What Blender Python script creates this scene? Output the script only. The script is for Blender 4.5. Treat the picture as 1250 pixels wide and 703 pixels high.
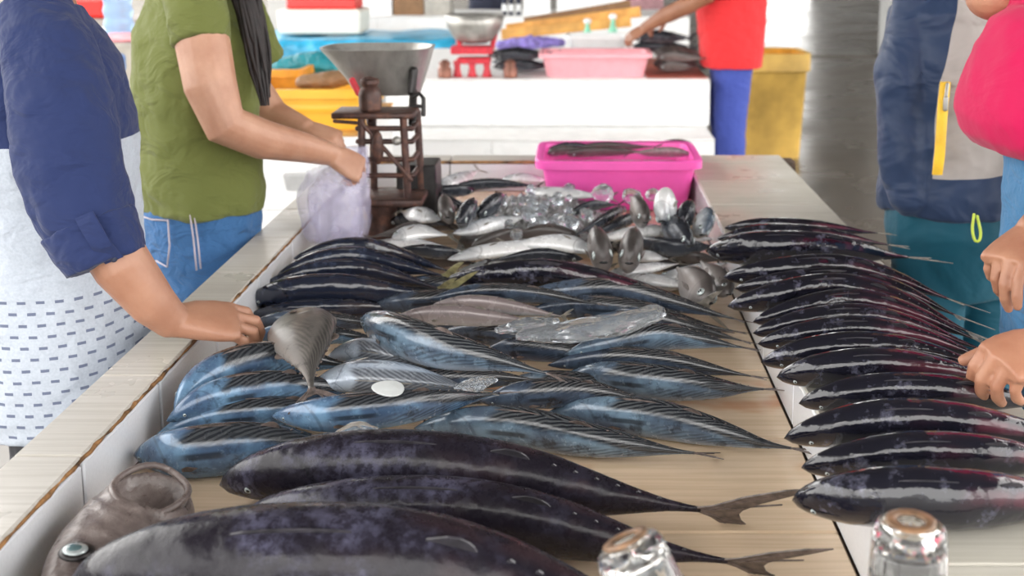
import bpy, math, random
from mathutils import Vector, Matrix, noise as mnoise
V = Vector
random.seed(7)
for o in list(bpy.data.objects):
    bpy.data.objects.remove(o)
scene = bpy.context.scene
COL = scene.collection

# ------------------------------------------------------------------ camera
CAMZ = 1.5
FPX = 1450.0
CX, CY = 702.0, 176.5
TAN = 0.17
TH = math.atan(TAN)
cam = bpy.data.cameras.new('camera')
camo = bpy.data.objects.new('camera', cam)
COL.objects.link(camo)
camo.location = (0, 0, CAMZ)
camo.rotation_euler = (math.pi/2 - TH, 0, 0)
cam.sensor_fit = 'HORIZONTAL'
cam.sensor_width = 36.0
cam.lens = FPX/1250.0*36.0
cam.shift_x = -(CX-625.0)/1250.0
cam.shift_y = (CY-351.5)/1250.0
cam.clip_end = 300
cam.clip_start = 0.05
cam.dof.use_dof = True
cam.dof.focus_distance = 1.85
cam.dof.aperture_fstop = 5.0
scene.camera = camo

# ------------------------------------------------------------------ light
world = bpy.data.worlds.new('world')
scene.world = world
world.use_nodes = True
bg = world.node_tree.nodes['Background']
bg.inputs[0].default_value = (1.0, 0.985, 0.96, 1)
bg.inputs[1].default_value = 4.3
sun = bpy.data.lights.new('sun', 'SUN')
sun.energy = 0.35
sun.angle = math.radians(25)
sun.color = (1.0, 0.95, 0.87)
suno = bpy.data.objects.new('sun', sun)
COL.objects.link(suno)
suno.location = (-3, -6, 9)
suno.rotation_euler = (V((0, 0, 0))-V((-2.2, -6.0, 4.6))).to_track_quat('-Z', 'Y').to_euler()
vs = scene.view_settings
vs.view_transform = 'Standard'
vs.look = 'None'
vs.gamma = 1.0
vs.use_curve_mapping = False
vs.exposure = 0.25

# ------------------------------------------------------------------ projection helpers (photo pixel -> place in the world)
FW = V((0, math.cos(TH), -math.sin(TH)))
UPV = V((0, math.sin(TH), math.cos(TH)))
CAM = V((0, 0, CAMZ))
def ray(x, y):
    return V((1, 0, 0))*((x-CX)/FPX) + FW - UPV*((y-CY)/FPX)
def P(x, y, z):
    r = ray(x, y)
    return CAM + r*((z-CAMZ)/r.z)
def U(x, y, d):
    return CAM + ray(x, y)*d
def depth(p):
    return (p-CAM).dot(FW)

# ------------------------------------------------------------------ mesh helpers
class MB:
    def __init__(s):
        s.v = []; s.f = []; s.uv = []
    def add(s, vs_, fs_, uvs=None):
        n = len(s.v)
        s.v += [V(p) for p in vs_]
        s.f += [tuple(i+n for i in f) for f in fs_]
        s.uv += (uvs if uvs else [(0, 0)]*len(vs_))
        return s
    def box(s, c, size, rz=0, top=1.0, M=None):
        hx, hy, hz = size[0]/2, size[1]/2, size[2]/2
        pts = [(-hx, -hy, -hz), (hx, -hy, -hz), (hx, hy, -hz), (-hx, hy, -hz)]
        pts += [(x*top, y*top, hz) for x, y, z in pts]
        R = M if M else Matrix.Rotation(rz, 3, 'Z')
        c = V(c)
        return s.add([c+R@V(p) for p in pts], [(0, 3, 2, 1), (4, 5, 6, 7), (0, 1, 5, 4), (1, 2, 6, 5), (2, 3, 7, 6), (3, 0, 4, 7)])
    def loft(s, rings, seg=20, ex=2.0, caps=True):
        # ring: (center, half axis a, half axis b)
        vs_ = []; fs_ = []
        for c, a, b in rings:
            for k in range(seg):
                t = 2*math.pi*k/seg
                ct, st = math.cos(t), math.sin(t)
                x = math.copysign(abs(ct)**(2/ex), ct); y = math.copysign(abs(st)**(2/ex), st)
                vs_.append(V(c)+V(a)*x+V(b)*y)
        n = len(rings)
        for i in range(n-1):
            for k in range(seg):
                k2 = (k+1) % seg
                fs_.append((i*seg+k, i*seg+k2, (i+1)*seg+k2, (i+1)*seg+k))
        if caps:
            fs_.append(tuple(range(seg))[::-1]); fs_.append(tuple((n-1)*seg+k for k in range(seg)))
        return s.add(vs_, fs_)
    def tube(s, pts, rad, seg=14, round_ends=True, flat=1.0, ref=None):
        pts = [V(p) for p in pts]
        if not hasattr(rad, '__len__'): rad = [rad]*len(pts)
        rings = []
        prev = None
        for i, p in enumerate(pts):
            t = (pts[min(i+1, len(pts)-1)]-pts[max(i-1, 0)]).normalized()
            if prev is None:
                r = V(ref) if ref is not None else (V((0, 0, 1)) if abs(t.z) < .9 else V((1, 0, 0)))
            else: r = prev
            a = (r - t*r.dot(t)).normalized(); prev = a
            b = t.cross(a)
            if round_ends and i == 0:
                for q in (.15, .55, .85):
                    sc = math.sin(math.acos(1-q)) if q < 1 else 1
                    rings.append((p - t*rad[0]*(1-q)*.98, a*rad[0]*sc*flat, b*rad[0]*sc))
            rings.append((p, a*rad[i]*flat, b*rad[i]))
            if round_ends and i == len(pts)-1:
                for q in (.85, .55, .15):
                    sc = math.sin(math.acos(1-q))
                    rings.append((p + t*rad[i]*(1-q)*.98, a*rad[i]*sc*flat, b*rad[i]*sc))
        return s.loft(rings, seg)
    def lathe(s, prof, c=(0, 0, 0), axis=(0, 0, 1), seg=28, close=False, rib=0, ribn=0):
        ax = V(axis).normalized()
        a = ax.orthogonal().normalized(); b = ax.cross(a)
        c = V(c); vs_ = []; fs_ = []
        for r, h in prof:
            for k in range(seg):
                t = 2*math.pi*k/seg
                rr = r*(1+(rib*math.cos(t*ribn) if ribn else 0))
                vs_.append(c+ax*h+(a*math.cos(t)+b*math.sin(t))*rr)
        n = len(prof)
        for i in range(n-1 if not close else n):
            j = (i+1) % n
            for k in range(seg):
                k2 = (k+1) % seg
                fs_.append((i*seg+k, i*seg+k2, j*seg+k2, j*seg+k))
        if not close:
            fs_.append(tuple(range(seg))[::-1]); fs_.append(tuple((n-1)*seg+k for k in range(seg)))
        return s.add(vs_, fs_)
    def prism(s, pts, nrm, th):
        nrm = V(nrm).normalized()
        n = len(pts)
        vs_ = [V(p)-nrm*th/2 for p in pts]+[V(p)+nrm*th/2 for p in pts]
        fs_ = [tuple(range(n))[::-1], tuple(range(n, 2*n))]+[(i, (i+1) % n, n+(i+1) % n, n+i) for i in range(n)]
        return s.add(vs_, fs_)
    def ell(s, c, r, seg=16, rings=10, M=None):
        vs_ = []; fs_ = []; c = V(c)
        for i in range(1, rings):
            ph = math.pi*i/rings
            for k in range(seg):
                t = 2*math.pi*k/seg
                p = V((r[0]*math.sin(ph)*math.cos(t), r[1]*math.sin(ph)*math.sin(t), r[2]*math.cos(ph)))
                vs_.append(c+(M@p if M else p))
        for i in range(rings-2):
            for k in range(seg):
                k2 = (k+1) % seg
                fs_.append((i*seg+k, (i+1)*seg+k, (i+1)*seg+k2, i*seg+k2))
        top = V((0, 0, r[2])); bot = -top
        vs_ += [c+(M@top if M else top), c+(M@bot if M else bot)]
        ti, bi = len(vs_)-2, len(vs_)-1
        for k in range(seg):
            k2 = (k+1) % seg
            fs_.append((ti, k, k2)); fs_.append((bi, (rings-2)*seg+k2, (rings-2)*seg+k))
        return s.add(vs_, fs_)
    def build(s, name, mat, parent=None, smooth=True, bevel=0, org=None, remesh=0, smooth_it=0, fold=None, uv=False, auto=None):
        me = bpy.data.meshes.new(name)
        if parent is not None and org is None:
            w = V((0, 0, 0)); q = parent
            while q is not None: w += q.location; q = q.parent
            off = w
        else: off = V(org) if org is not None else V((0, 0, 0))
        me.from_pydata([p-off for p in s.v], [], s.f)
        if uv:
            l = me.uv_layers.new(name='UVMap')
            for lp in me.loops: l.data[lp.index].uv = s.uv[lp.vertex_index]
        me.polygons.foreach_set('use_smooth', [smooth]*len(me.polygons))
        if mat: me.materials.append(mat)
        o = bpy.data.objects.new(name, me)
        COL.objects.link(o)
        if parent is not None: o.parent = parent
        elif org is not None: o.location = off
        if remesh:
            m = o.modifiers.new('remesh', 'REMESH'); m.mode = 'VOXEL'; m.voxel_size = remesh; m.use_smooth_shade = True
        if smooth_it:
            m = o.modifiers.new('smooth', 'SMOOTH'); m.factor = .5; m.iterations = smooth_it
        if fold:
            tx = bpy.data.textures.new(name+'_fold', 'CLOUDS'); tx.noise_scale = fold[1]; tx.noise_depth = 2
            m = o.modifiers.new('fold', 'DISPLACE'); m.texture = tx; m.strength = fold[0]; m.mid_level = .5; m.texture_coords = 'GLOBAL'
        if bevel:
            m = o.modifiers.new('bevel', 'BEVEL'); m.width = bevel; m.segments = 2; m.limit_method = 'ANGLE'
            m.harden_normals = False
        if auto and smooth:
            m2 = o.modifiers.new('es', 'EDGE_SPLIT'); m2.split_angle = auto
        return o
def empty(name, loc):
    o = bpy.data.objects.new(name, None); COL.objects.link(o); o.location = loc
    o.empty_display_size = .05
    return o
def tag(o, label=None, cat=None, group=None, kind=None):
    if label: o['label'] = label
    if cat: o['category'] = cat
    if group: o['group'] = group
    if kind: o['kind'] = kind
    return o
def catmull(pts, n):
    pts = [V(p) for p in pts]
    ext = [pts[0]*2-pts[1]]+pts+[pts[-1]*2-pts[-2]]
    dense = []
    for i in range(1, len(ext)-2):
        p0, p1, p2, p3 = ext[i-1:i+3]
        for k in range(24):
            t = k/24
            dense.append(.5*((2*p1)+(p2-p0)*t+(2*p0-5*p1+4*p2-p3)*t*t+(-p0+3*p1-3*p2+p3)*t**3))
    dense.append(pts[-1])
    L = [0]
    for a, b in zip(dense, dense[1:]): L.append(L[-1]+(b-a).length)
    out = []; j = 0
    for k in range(n):
        s = L[-1]*k/(n-1)
        while j < len(L)-2 and L[j+1] < s: j += 1
        f = (s-L[j])/max(1e-9, L[j+1]-L[j])
        out.append(dense[j].lerp(dense[j+1], min(1, f)))
    return out, L[-1]

# ------------------------------------------------------------------ material helpers
class NT:
    def __init__(s, name):
        s.m = bpy.data.materials.new(name); s.m.use_nodes = True
        s.t = s.m.node_tree; s.b = s.t.nodes['Principled BSDF']
        s.out = s.t.nodes['Material Output']
    def n(s, typ, **kw):
        nd = s.t.nodes.new(typ)
        for k, v in kw.items(): setattr(nd, k, v)
        return nd
    def l(s, a, b): s.t.links.new(a, b)
    def setin(s, sock, v):
        if hasattr(v, 'node'): s.l(v, sock)
        elif isinstance(v, (tuple, list)) and len(v) == 3 and sock.type == 'RGBA': sock.default_value = (*v, 1)
        else: sock.default_value = v
    def p(s, **kw):
        for k, v in kw.items(): s.setin(s.b.inputs[k.replace('_', ' ')], v)
        return s
    def coord(s, which='Object'):
        return s.n('ShaderNodeTexCoord').outputs[which]
    def mapped(s, vec, scale=(1, 1, 1), loc=None):
        m = s.n('ShaderNodeMapping'); s.l(vec, m.inputs[0]); m.inputs['Scale'].default_value = scale
        if loc is not None: s.setin(m.inputs['Location'], loc)
        return m.outputs[0]
    def noise(s, vec, scale, detail=4, rough=.55, dist=0):
        q = s.n('ShaderNodeTexNoise'); s.l(vec, q.inputs['Vector'])
        q.inputs['Scale'].default_value = scale; q.inputs['Detail'].default_value = detail
        q.inputs['Roughness'].default_value = rough; q.inputs['Distortion'].default_value = dist
        return q.outputs['Fac']
    def ramp(s, fac, stops, interp='LINEAR'):
        r = s.n('ShaderNodeValToRGB'); s.l(fac, r.inputs[0]); cr = r.color_ramp; cr.interpolation = interp
        while len(cr.elements) < len(stops): cr.elements.new(.5)
        for e, (pos, c) in zip(cr.elements, stops):
            e.position = pos; e.color = (c, c, c, 1) if not hasattr(c, '__len__') else (*c, 1)
        return r.outputs[0]
    def mix(s, fac, a, b, mode='MIX'):
        m = s.n('ShaderNodeMix', data_type='RGBA', blend_type=mode)
        s.setin(m.inputs[0], fac); s.setin(m.inputs[6], a); s.setin(m.inputs[7], b)
        return m.outputs[2]
    def math(s, op, a, b=None, c=None, clamp=False):
        m = s.n('ShaderNodeMath', operation=op, use_clamp=clamp); s.setin(m.inputs[0], a)
        if b is not None: s.setin(m.inputs[1], b)
        if c is not None: s.setin(m.inputs[2], c)
        return m.outputs[0]
    def sstep(s, x, lo, hi):
        m = s.n('ShaderNodeMapRange', interpolation_type='SMOOTHSTEP'); s.setin(m.inputs[0], x)
        m.inputs[1].default_value = lo; m.inputs[2].default_value = hi
        return m.outputs[0]
    def bump(s, h, strength=.3, dist=.01):
        q = s.n('ShaderNodeBump'); s.l(h, q.inputs['Height']); q.inputs['Strength'].default_value = strength; q.inputs['Distance'].default_value = dist
        s.l(q.outputs[0], s.b.inputs['Normal']); return s
    def rnd(s):
        return s.n('ShaderNodeObjectInfo').outputs['Random']
    def xyz(s, vec):
        q = s.n('ShaderNodeSeparateXYZ'); s.l(vec, q.inputs[0]); return q.outputs

def simple(name, col, rough=.5, metal=0, var=.12, scale=14, bump=0, coat=0):
    t = NT(name); v = t.coord()
    f = t.noise(v, scale, 5)
    c2 = tuple(max(0, c*(1-var*2)) for c in col); c1 = tuple(min(1, c*(1+var)) for c in col)
    t.p(Base_Color=t.ramp(f, [(.3, c2), (.7, c1)]), Roughness=rough, Metallic=metal)
    if coat: t.p(Coat_Weight=coat, Coat_Roughness=.1)
    if bump: t.bump(t.noise(v, scale*4, 3), bump, .004)
    return t.m

def tilemat(name, base, streak, tint=.06, lines=190, stain=None, rough=.22, linedir=1):
    t = NT(name); g = t.n('ShaderNodeNewGeometry').outputs['Position']
    r = t.rnd()
    sc = (3, lines, lines) if linedir == 1 else (lines, 3, 3)
    ln = t.noise(t.mapped(g, sc), 1.0, 3, .6)
    big = t.noise(g, 5, 4)
    c = t.mix(t.ramp(ln, [(.42, 0), (.62, 1)]), base, streak)
    c = t.mix(t.math('MULTIPLY', t.sstep(big, .45, .75), .35), c, tuple(x*.78 for x in base))
    c = t.mix(t.math('MULTIPLY', r, tint*2), c, tuple(x*.8 for x in base))
    if stain:
        st = t.sstep(t.noise(t.mapped(g, (5, 9, 5)), 1.0, 3, .5), .56, .74)
        c = t.mix(t.math('MULTIPLY', st, .75), c, stain)
    t.p(Base_Color=c, Roughness=t.ramp(big, [(.3, rough*.6), (.7, rough*1.6)]))
    return t.m

M = {}
M['rim'] = tilemat('rim_tile', (.56, .53, .485), (.47, .44, .395), lines=120, rough=.32)
M['ledge'] = tilemat('ledge_tile', (.60, .57, .50), (.51, .48, .41), lines=120, rough=.36)
M['white_tile'] = tilemat('white_tile', (.74, .76, .80), (.70, .72, .76), rough=.15)
M['far_tile'] = tilemat('far_tile', (.92, .92, .92), (.90, .91, .91), tint=.02, rough=.3)
M['floor_tile'] = tilemat('basin_tile', (.80, .62, .44), (.70, .53, .36), lines=70, stain=(.62, .27, .13), rough=.18)
M['grout'] = simple('grout', (.10, .065, .045), .8, var=.4, scale=40)
M['rust_grout'] = simple('rust_grout', (.30, .15, .055), .75, var=.5, scale=35, bump=.4)
M['plaster'] = simple('plaster', (.80, .80, .79), .6, var=.05)
t = NT('wet_concrete'); g = t.coord()
f1 = t.noise(g, .9, 6, .6); f2 = t.noise(g, 9, 5, .65)
t.p(Base_Color=t.mix(f2, t.ramp(f1, [(.3, (.10, .085, .068)), (.7, (.17, .145, .115))]), (.11, .094, .075)), Specular_IOR_Level=.45, Roughness=t.ramp(f1, [(.35, .20), (.7, .42)]))
t.bump(t.noise(t.mapped(g, (1, 3.5, 1)), 2.2, 4), .06, .02); M['concrete'] = t.m
M['ground'] = simple('dark_ground', (.02, .02, .02), .9)
M['roof'] = simple('roof_sheet', (.16, .155, .15), .6, var=.1, scale=2)
M['wall'] = simple('painted_wall', (.45, .45, .44), .7, var=.08, scale=1.5)

# ---- fish skins: uv.x runs nose to tail, uv.y from back (0) to belly (1)
def fishuv(t):
    uv = t.n('ShaderNodeUVMap'); uv.uv_map = 'UVMap'
    q = t.xyz(uv.outputs[0]); return uv.outputs[0], q[0], q[1]
def rndvec(t, amt=30):
    r = t.rnd(); c = t.n('ShaderNodeCombineXYZ')
    for i, k in enumerate((amt, amt*.7, amt*1.3)): t.l(t.math('MULTIPLY', r, k), c.inputs[i])
    a = t.n('ShaderNodeVectorMath', operation='ADD'); t.l(t.coord('Object'), a.inputs[0]); t.l(c.outputs[0], a.inputs[1])
    return a.outputs[0]
def gill(t, c, u, v, col, uu=.245, w=.006, fac=.35):
    # curved gill cover edge and the mouth slit
    bend = t.math('MULTIPLY', t.math('POWER', t.math('SUBTRACT', v, .55), 2), .25)
    d = t.math('ABSOLUTE', t.math('SUBTRACT', t.math('ADD', u, bend), uu))
    g = t.math('SUBTRACT', 1, t.sstep(d, w*.4, w*1.5))
    m = t.math('MULTIPLY', t.math('SUBTRACT', 1, t.sstep(t.math('ABSOLUTE', t.math('SUBTRACT', v, .62)), .012, .035)), t.math('SUBTRACT', 1, t.sstep(u, .085, .095)))
    g = t.math('MULTIPLY', t.math('MAXIMUM', g, m), fac)
    return t.mix(g, c, col)

def mat_skipjack(name, back, bloom, red, belly, bloom_amt=.8, rough=.16, rlo=.52, rhi=.68, s1=26, s2=90, spec=.55, coat=.22):
    t = NT(name); uvv, u, v = fishuv(t); o = rndvec(t)
    n1 = t.noise(o, s1, 9, .72); n2 = t.noise(o, s2, 6, .7)
    m = t.math('MULTIPLY', t.sstep(n1, rlo, rhi), t.ramp(n2, [(.38, .12), (.62, 1)]))
    head = t.math('SUBTRACT', 1, t.sstep(u, .5, .8))
    c = t.mix(t.math('MULTIPLY', t.math('MULTIPLY', m, bloom_amt), t.math('ADD', t.math('MULTIPLY', head, .7), .3)), back, bloom)
    rs = t.math('MULTIPLY', t.math('MULTIPLY', t.sstep(u, .35, .75), t.math('SUBTRACT', 1, t.sstep(t.math('ABSOLUTE', t.math('SUBTRACT', v, .16)), .03, .16))), t.sstep(t.noise(o, 14, 3), .4, .62))
    c = t.mix(t.math('MULTIPLY', rs, .75), c, red)
    c = t.mix(t.math('MULTIPLY', t.sstep(v, .62, .9), .7), c, belly)
    c = gill(t, c, u, v, (.004, .004, .006), fac=.5)
    t.p(Base_Color=c, Roughness=t.ramp(n2, [(.3, rough*.7), (.75, rough*1.8)]), Specular_IOR_Level=spec, Coat_Weight=coat, Coat_Roughness=.06)
    t.bump(t.math('ADD', t.math('MULTIPLY', t.noise(o, 38, 3, .5), .8), t.math('MULTIPLY', t.noise(o, 14, 2), 2.6)), .42, .006)
    return t.m
M['skipjack'] = mat_skipjack('skipjack_skin', (.008, .008, .014), (.15, .15, .21), (.115, .028, .045), (.05, .05, .065), rough=.085)
M['bluejack'] = mat_skipjack('blue_skipjack_skin', (.014, .018, .034), (.09, .12, .20), (.07, .05, .045), (.20, .23, .30), bloom_amt=.7, rough=.10)
M['bigtuna'] = mat_skipjack('big_tuna_skin', (.011, .009, .014), (.10, .098, .155), (.035, .02, .024), (.05, .05, .085), bloom_amt=.8, rough=.24, rlo=.44, rhi=.68, s1=13, s2=75, spec=.24, coat=.08)

def mat_bonito(name, head, flank, back, stripe, belly, mottled=0.):
    t = NT(name); uvv, u, v = fishuv(t); o = rndvec(t)
    n1 = t.noise(o, 16, 5, .6); n2 = t.noise(o, 60, 5, .7)
    side = t.mix(t.sstep(n1, .38, .68), flank, head)
    side = t.mix(t.math('MULTIPLY', t.sstep(v, .5, .8), .8), side, belly)
    # dark scaled back with wavy oblique stripes behind the head
    ph = t.math('ADD', t.math('MULTIPLY', u, 125), t.math('MULTIPLY', v, 80))
    ph = t.math('ADD', ph, t.math('MULTIPLY', t.noise(o, 26, 2), 9))
    st = t.sstep(t.math('SINE', ph), -.35, .45)
    bk = t.mix(st, back, stripe)
    edge = t.math('ADD', v, t.math('MULTIPLY', t.math('SUBTRACT', n1, .5), .16))
    reach = t.math('ADD', .24, t.math('MULTIPLY', t.sstep(u, .55, .95), .25))
    mask = t.math('MULTIPLY', t.math('SUBTRACT', 1, t.sstep(t.math('SUBTRACT', edge, reach), -.05, .07)), t.sstep(t.math('ADD', u, t.math('MULTIPLY', v, .25)), .30, .36))
    c = t.mix(mask, side, bk)
    low = t.math('MULTIPLY', t.math('SUBTRACT', 1, t.sstep(t.math('ABSOLUTE', t.math('SUBTRACT', v, .50)), .06, .14)), t.sstep(u, .42, .55))
    c = t.mix(t.math('MULTIPLY', low, t.math('MULTIPLY', st, .45)), c, back)
    # dusky blotches on head and shoulder
    c = t.mix(t.math('MULTIPLY', t.sstep(t.noise(o, 34, 6, .68), .53, .66), .65+mottled), c, back)
    pat = t.math('MULTIPLY', t.math('SUBTRACT', 1, t.sstep(t.math('ABSOLUTE', t.math('SUBTRACT', u, .37)), .05, .10)), t.math('SUBTRACT', 1, t.sstep(t.math('ABSOLUTE', t.math('SUBTRACT', v, .40)), .02, .06)))
    c = t.mix(t.math('MULTIPLY', pat, .8), c, back)
    c = gill(t, c, u, v, (.015, .02, .03), fac=.32)
    t.p(Base_Color=c, Roughness=t.ramp(n2, [(.3, .13), (.75, .34)]), Metallic=.12, Specular_IOR_Level=.55, Coat_Weight=.3, Coat_Roughness=.07)
    t.bump(t.noise(o, 50, 5, .6), .2, .003)
    return t.m
M['bonito'] = mat_bonito('bonito_skin', (.16, .24, .32), (.07, .10, .145), (.012, .015, .021), (.07, .075, .08), (.36, .41, .48))
M['bonito_blue'] = mat_bonito('blue_bonito_skin', (.15, .27, .41), (.06, .105, .185), (.016, .019, .025), (.05, .054, .06), (.12, .22, .35))
M['bonito_dark'] = mat_bonito('dark_bonito_skin', (.085, .115, .165), (.035, .048, .075), (.012, .014, .019), (.08, .08, .082), (.20, .24, .31), .1)
M['flat'] = mat_bonito('flat_fish_skin', (.17, .155, .14), (.115, .105, .098), (.04, .037, .035), (.10, .092, .085), (.24, .22, .205))
for nd_ in M['flat'].node_tree.nodes:
    if nd_.type == 'BSDF_PRINCIPLED':
        for l_ in list(nd_.inputs['Roughness'].links): M['flat'].node_tree.links.remove(l_)
        nd_.inputs['Roughness'].default_value = .42; nd_.inputs['Coat Weight'].default_value = .12
M['bonito_pale'] = mat_bonito('pale_bonito_skin', (.52, .58, .66), (.40, .46, .55), (.10, .11, .13), (.2, .22, .25), (.66, .70, .76), -.1)
def mat_silver(name, back, side, belly, rg=.16):
    t = NT(name); uvv, u, v = fishuv(t); o = rndvec(t)
    n1 = t.noise(t.mapped(o, (1, 1, 1)), 30, 5, .6)
    e = t.math('ADD', v, t.math('MULTIPLY', t.math('SUBTRACT', n1, .5), .2))
    c = t.ramp(e, [(.12, back), (.30, tuple((a+b)/2 for a, b in zip(back, side))), (.45, side), (.8, belly)])
    c = t.mix(t.math('MULTIPLY', t.rnd(), .22), c, tuple(x*.45 for x in side))
    c = gill(t, c, u, v, (.06, .055, .05), uu=.23, w=.008)
    c = t.mix(t.math('MULTIPLY', t.math('SUBTRACT', 1, t.sstep(u, .15, .24)), .45), c, tuple(x*.6 for x in back))
    t.p(Base_Color=c, Roughness=t.ramp(n1, [(.3, rg), (.7, rg*2.2)]), Metallic=.15, Specular_IOR_Level=.6)
    t.bump(t.noise(o, 90, 3), .15, .002)
    return t.m
M['scad'] = mat_silver('silver_scad_skin', (.08, .11, .15), (.72, .74, .77), (.9, .9, .9))
M['greyscad'] = mat_silver('grey_scad_skin', (.06, .052, .05), (.22, .19, .18), (.42, .40, .40), .24)
M['darkscad'] = mat_silver('dark_scad_skin', (.02, .022, .03), (.07, .08, .10), (.28, .30, .33))
M['pinkfish'] = mat_silver('pinkish_fish_skin', (.21, .17, .17), (.34, .29, .285), (.72, .72, .74))
M['fin_dark'] = simple('dark_fin', (.045, .042, .05), .35, var=.3, scale=60)
M['fin_brown'] = simple('brown_fin', (.13, .10, .09), .4, var=.4, scale=80)
M['fin_pale'] = simple('pale_fin', (.24, .22, .19), .4, var=.3, scale=60)
M['fin_olive'] = simple('olive_fin', (.33, .30, .15), .4, var=.3, scale=60)
M['eye_ring'] = simple('fish_eye_ring', (.45, .50, .50), .15, metal=.3)
M['pupil'] = simple('fish_pupil', (.012, .014, .016), .05)

# ================================================================== SETTING
ZT, ZF = 0.82, 0.722          # rim / ledge top, basin bottom
XL0, XL1, XR0, XR1 = -0.757, -0.663, 0.3545, 0.666
YF0, YF1, YB0, YB1 = 1.0, 1.10, 3.697, 3.80
tag(MB().box((0, 5.3, -.06), (60, 20.8, .12)).build('floor', M['concrete'], smooth=False), kind='structure')
tag(MB().box((0, 30.9, -.06), (60, 29.8, .12)).build('floor', M['concrete'], smooth=False), kind='structure')
tag(MB().box((0, 20, -.3), (80, 60, .1)).build('ground', M['ground'], smooth=False), kind='structure')
tag(MB().box((.2, 15, 4.6), (8.6, 39, .12)).build('unseen_ceiling', M['roof'], smooth=False), kind='structure')  # market roof, out of view; kept narrow so side light reaches the table
tag(MB().box((12.0, 21, 4.6), (14.9, 27, .12)).build('unseen_ceiling', M['roof'], smooth=False), kind='structure')  # unseen roof piece added to cut the skylight on the right-hand floor
tag(MB().box((20.7, 34, 2.4), (28, .3, 4.8)).build('wall_back', M['wall'], smooth=False), kind='structure')
tag(MB().box((-12.6, 34, 2.4), (34.8, .3, 4.8)).build('wall_back', M['wall'], smooth=False), kind='structure')
for cx_, cy_ in ((4.3, 8), (4.3, 16), (18, 9), (18, 30), (-3.9, 16), (-3.9, 27), (4.3, -4), (-3.9, -4)):
    tag(MB().box((cx_, cy_, 2.27), (.35, .35, 4.54)).build('column', M['wall'], smooth=False, bevel=.02), kind='structure')

# ------------------------------------------------------------------ tiles
_tc = {}
def tile(parent, c, size, mat, name='tile', ch=.0025):
    key = (tuple(round(x, 4) for x in size), mat.name)
    if key not in _tc:
        hx, hy, hz = (s/2 for s in size)
        vs_ = []; idx = {}
        for sx in (-1, 1):
            for sy in (-1, 1):
                for sz in (-1, 1):
                    for ax in range(3):
                        p = [sx*(hx-ch), sy*(hy-ch), sz*(hz-ch)]
                        p[ax] = (sx*hx, sy*hy, sz*hz)[ax]
                        idx[(sx, sy, sz, ax)] = len(vs_); vs_.append(p)
        fs_ = []
        for ax in range(3):
            o1, o2 = [a for a in range(3) if a != ax]
            for sg in (-1, 1):
                q = []
                for s1, s2 in ((-1, -1), (1, -1), (1, 1), (-1, 1)):
                    k = [0, 0, 0]; k[ax] = sg; k[o1] = s1; k[o2] = s2
                    q.append(idx[(*k, ax)])
                fs_.append(tuple(q))
            for s1 in (-1, 1):
                for s2 in (-1, 1):
                    q = []
                    for sg, fx in ((-1, o1), (1, o1), (1, o2), (-1, o2)):
                        k = [0, 0, 0]; k[ax] = sg; k[o1] = s1; k[o2] = s2
                        q.append(idx[(*k, fx)])
                    fs_.append(tuple(q))
        for sx in (-1, 1):
            for sy in (-1, 1):
                for sz in (-1, 1): fs_.append(tuple(idx[(sx, sy, sz, a)] for a in range(3)))
        me = bpy.data.meshes.new('tile'); me.from_pydata(vs_, [], fs_)
        import bmesh
        bm = bmesh.new(); bm.from_mesh(me); bmesh.ops.recalc_face_normals(bm, faces=bm.faces); bm.to_mesh(me); bm.free()
        me.materials.append(mat); _tc[key] = me
    o = bpy.data.objects.new(name, _tc[key]); COL.objects.link(o)
    o.parent = parent; o.location = V(c)-parent.location
    return o
G = .003; TT = .008
tbl = empty('display_table', (0, 2.4, 0))
tag(tbl, 'long white tiled fish table with a sunken basin and raised rims in the foreground', 'table')
b = MB()
e = TT
b.box((0, 2.4, (ZF-e+.62)/2), (1.40, 2.78, ZF-e-.62))                                  # basin bottom slab
b.box(((XL0+XL1)/2, 2.4, (ZT-e+.02)/2), (XL1-XL0-2*e+.004, 2.79, ZT-e-.02))              # left wall
b.box(((XR0+XR1)/2, 2.4, (ZT-e+.62)/2), (XR1-XR0-2*e, 2.79, ZT-e-.62))                  # right ledge
b.box((XR1-.06, 2.4, .32), (.08, 2.79, .60))
b.box((0, (YB0+YB1)/2, (ZT-e+.02)/2), (1.40, YB1-YB0-2*e, ZT-e-.02))
b.box((0, (YF0+YF1)/2, (ZT-e+.02)/2), (1.40, YF1-YF0-2*e, ZT-e-.02))
b.build('core', M['grout'], tbl, smooth=False)
def runs(a, b_, first, step):
    cuts = [a]; x = first
    while x > a+.03: x -= step
    while x < b_-.03:
        if x > a+.03: cuts.append(x)
        x += step
    cuts.append(b_)
    return list(zip(cuts, cuts[1:]))
for y0, y1 in runs(YF0, YB1, 1.505, .3005):            # left rim: top, inner and outer face
    tile(tbl, ((XL0+XL1)/2, (y0+y1)/2, ZT-e/2), (XL1-XL0-.002, y1-y0-G, e), M['rim'])
    tile(tbl, (XL0+e/2, (y0+y1)/2, ZT-.17), (e, y1-y0-G, .30), M['white_tile'])
    tile(tbl, (XL0+e/2, (y0+y1)/2, ZT-.475), (e, y1-y0-G, .30), M['white_tile'])
for y0, y1 in runs(YF1, YB0, 1.505, .3005):
    tile(tbl, (XL1-e/2, (y0+y1)/2, (ZT-.012+ZF)/2), (e, y1-y0-.008, ZT-.012-ZF), M['white_tile'])
for y0, y1 in runs(YF0, YB1, 1.2205, .3067):           # right ledge
    tile(tbl, ((XR0+XR1)/2, (y0+y1)/2, ZT-e/2), (XR1-XR0-.002, y1-y0-G, e), M['ledge'])
    tile(tbl, (XR1-e/2, (y0+y1)/2, ZT-.11), (e, y1-y0-G, .18), M['white_tile'])
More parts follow.
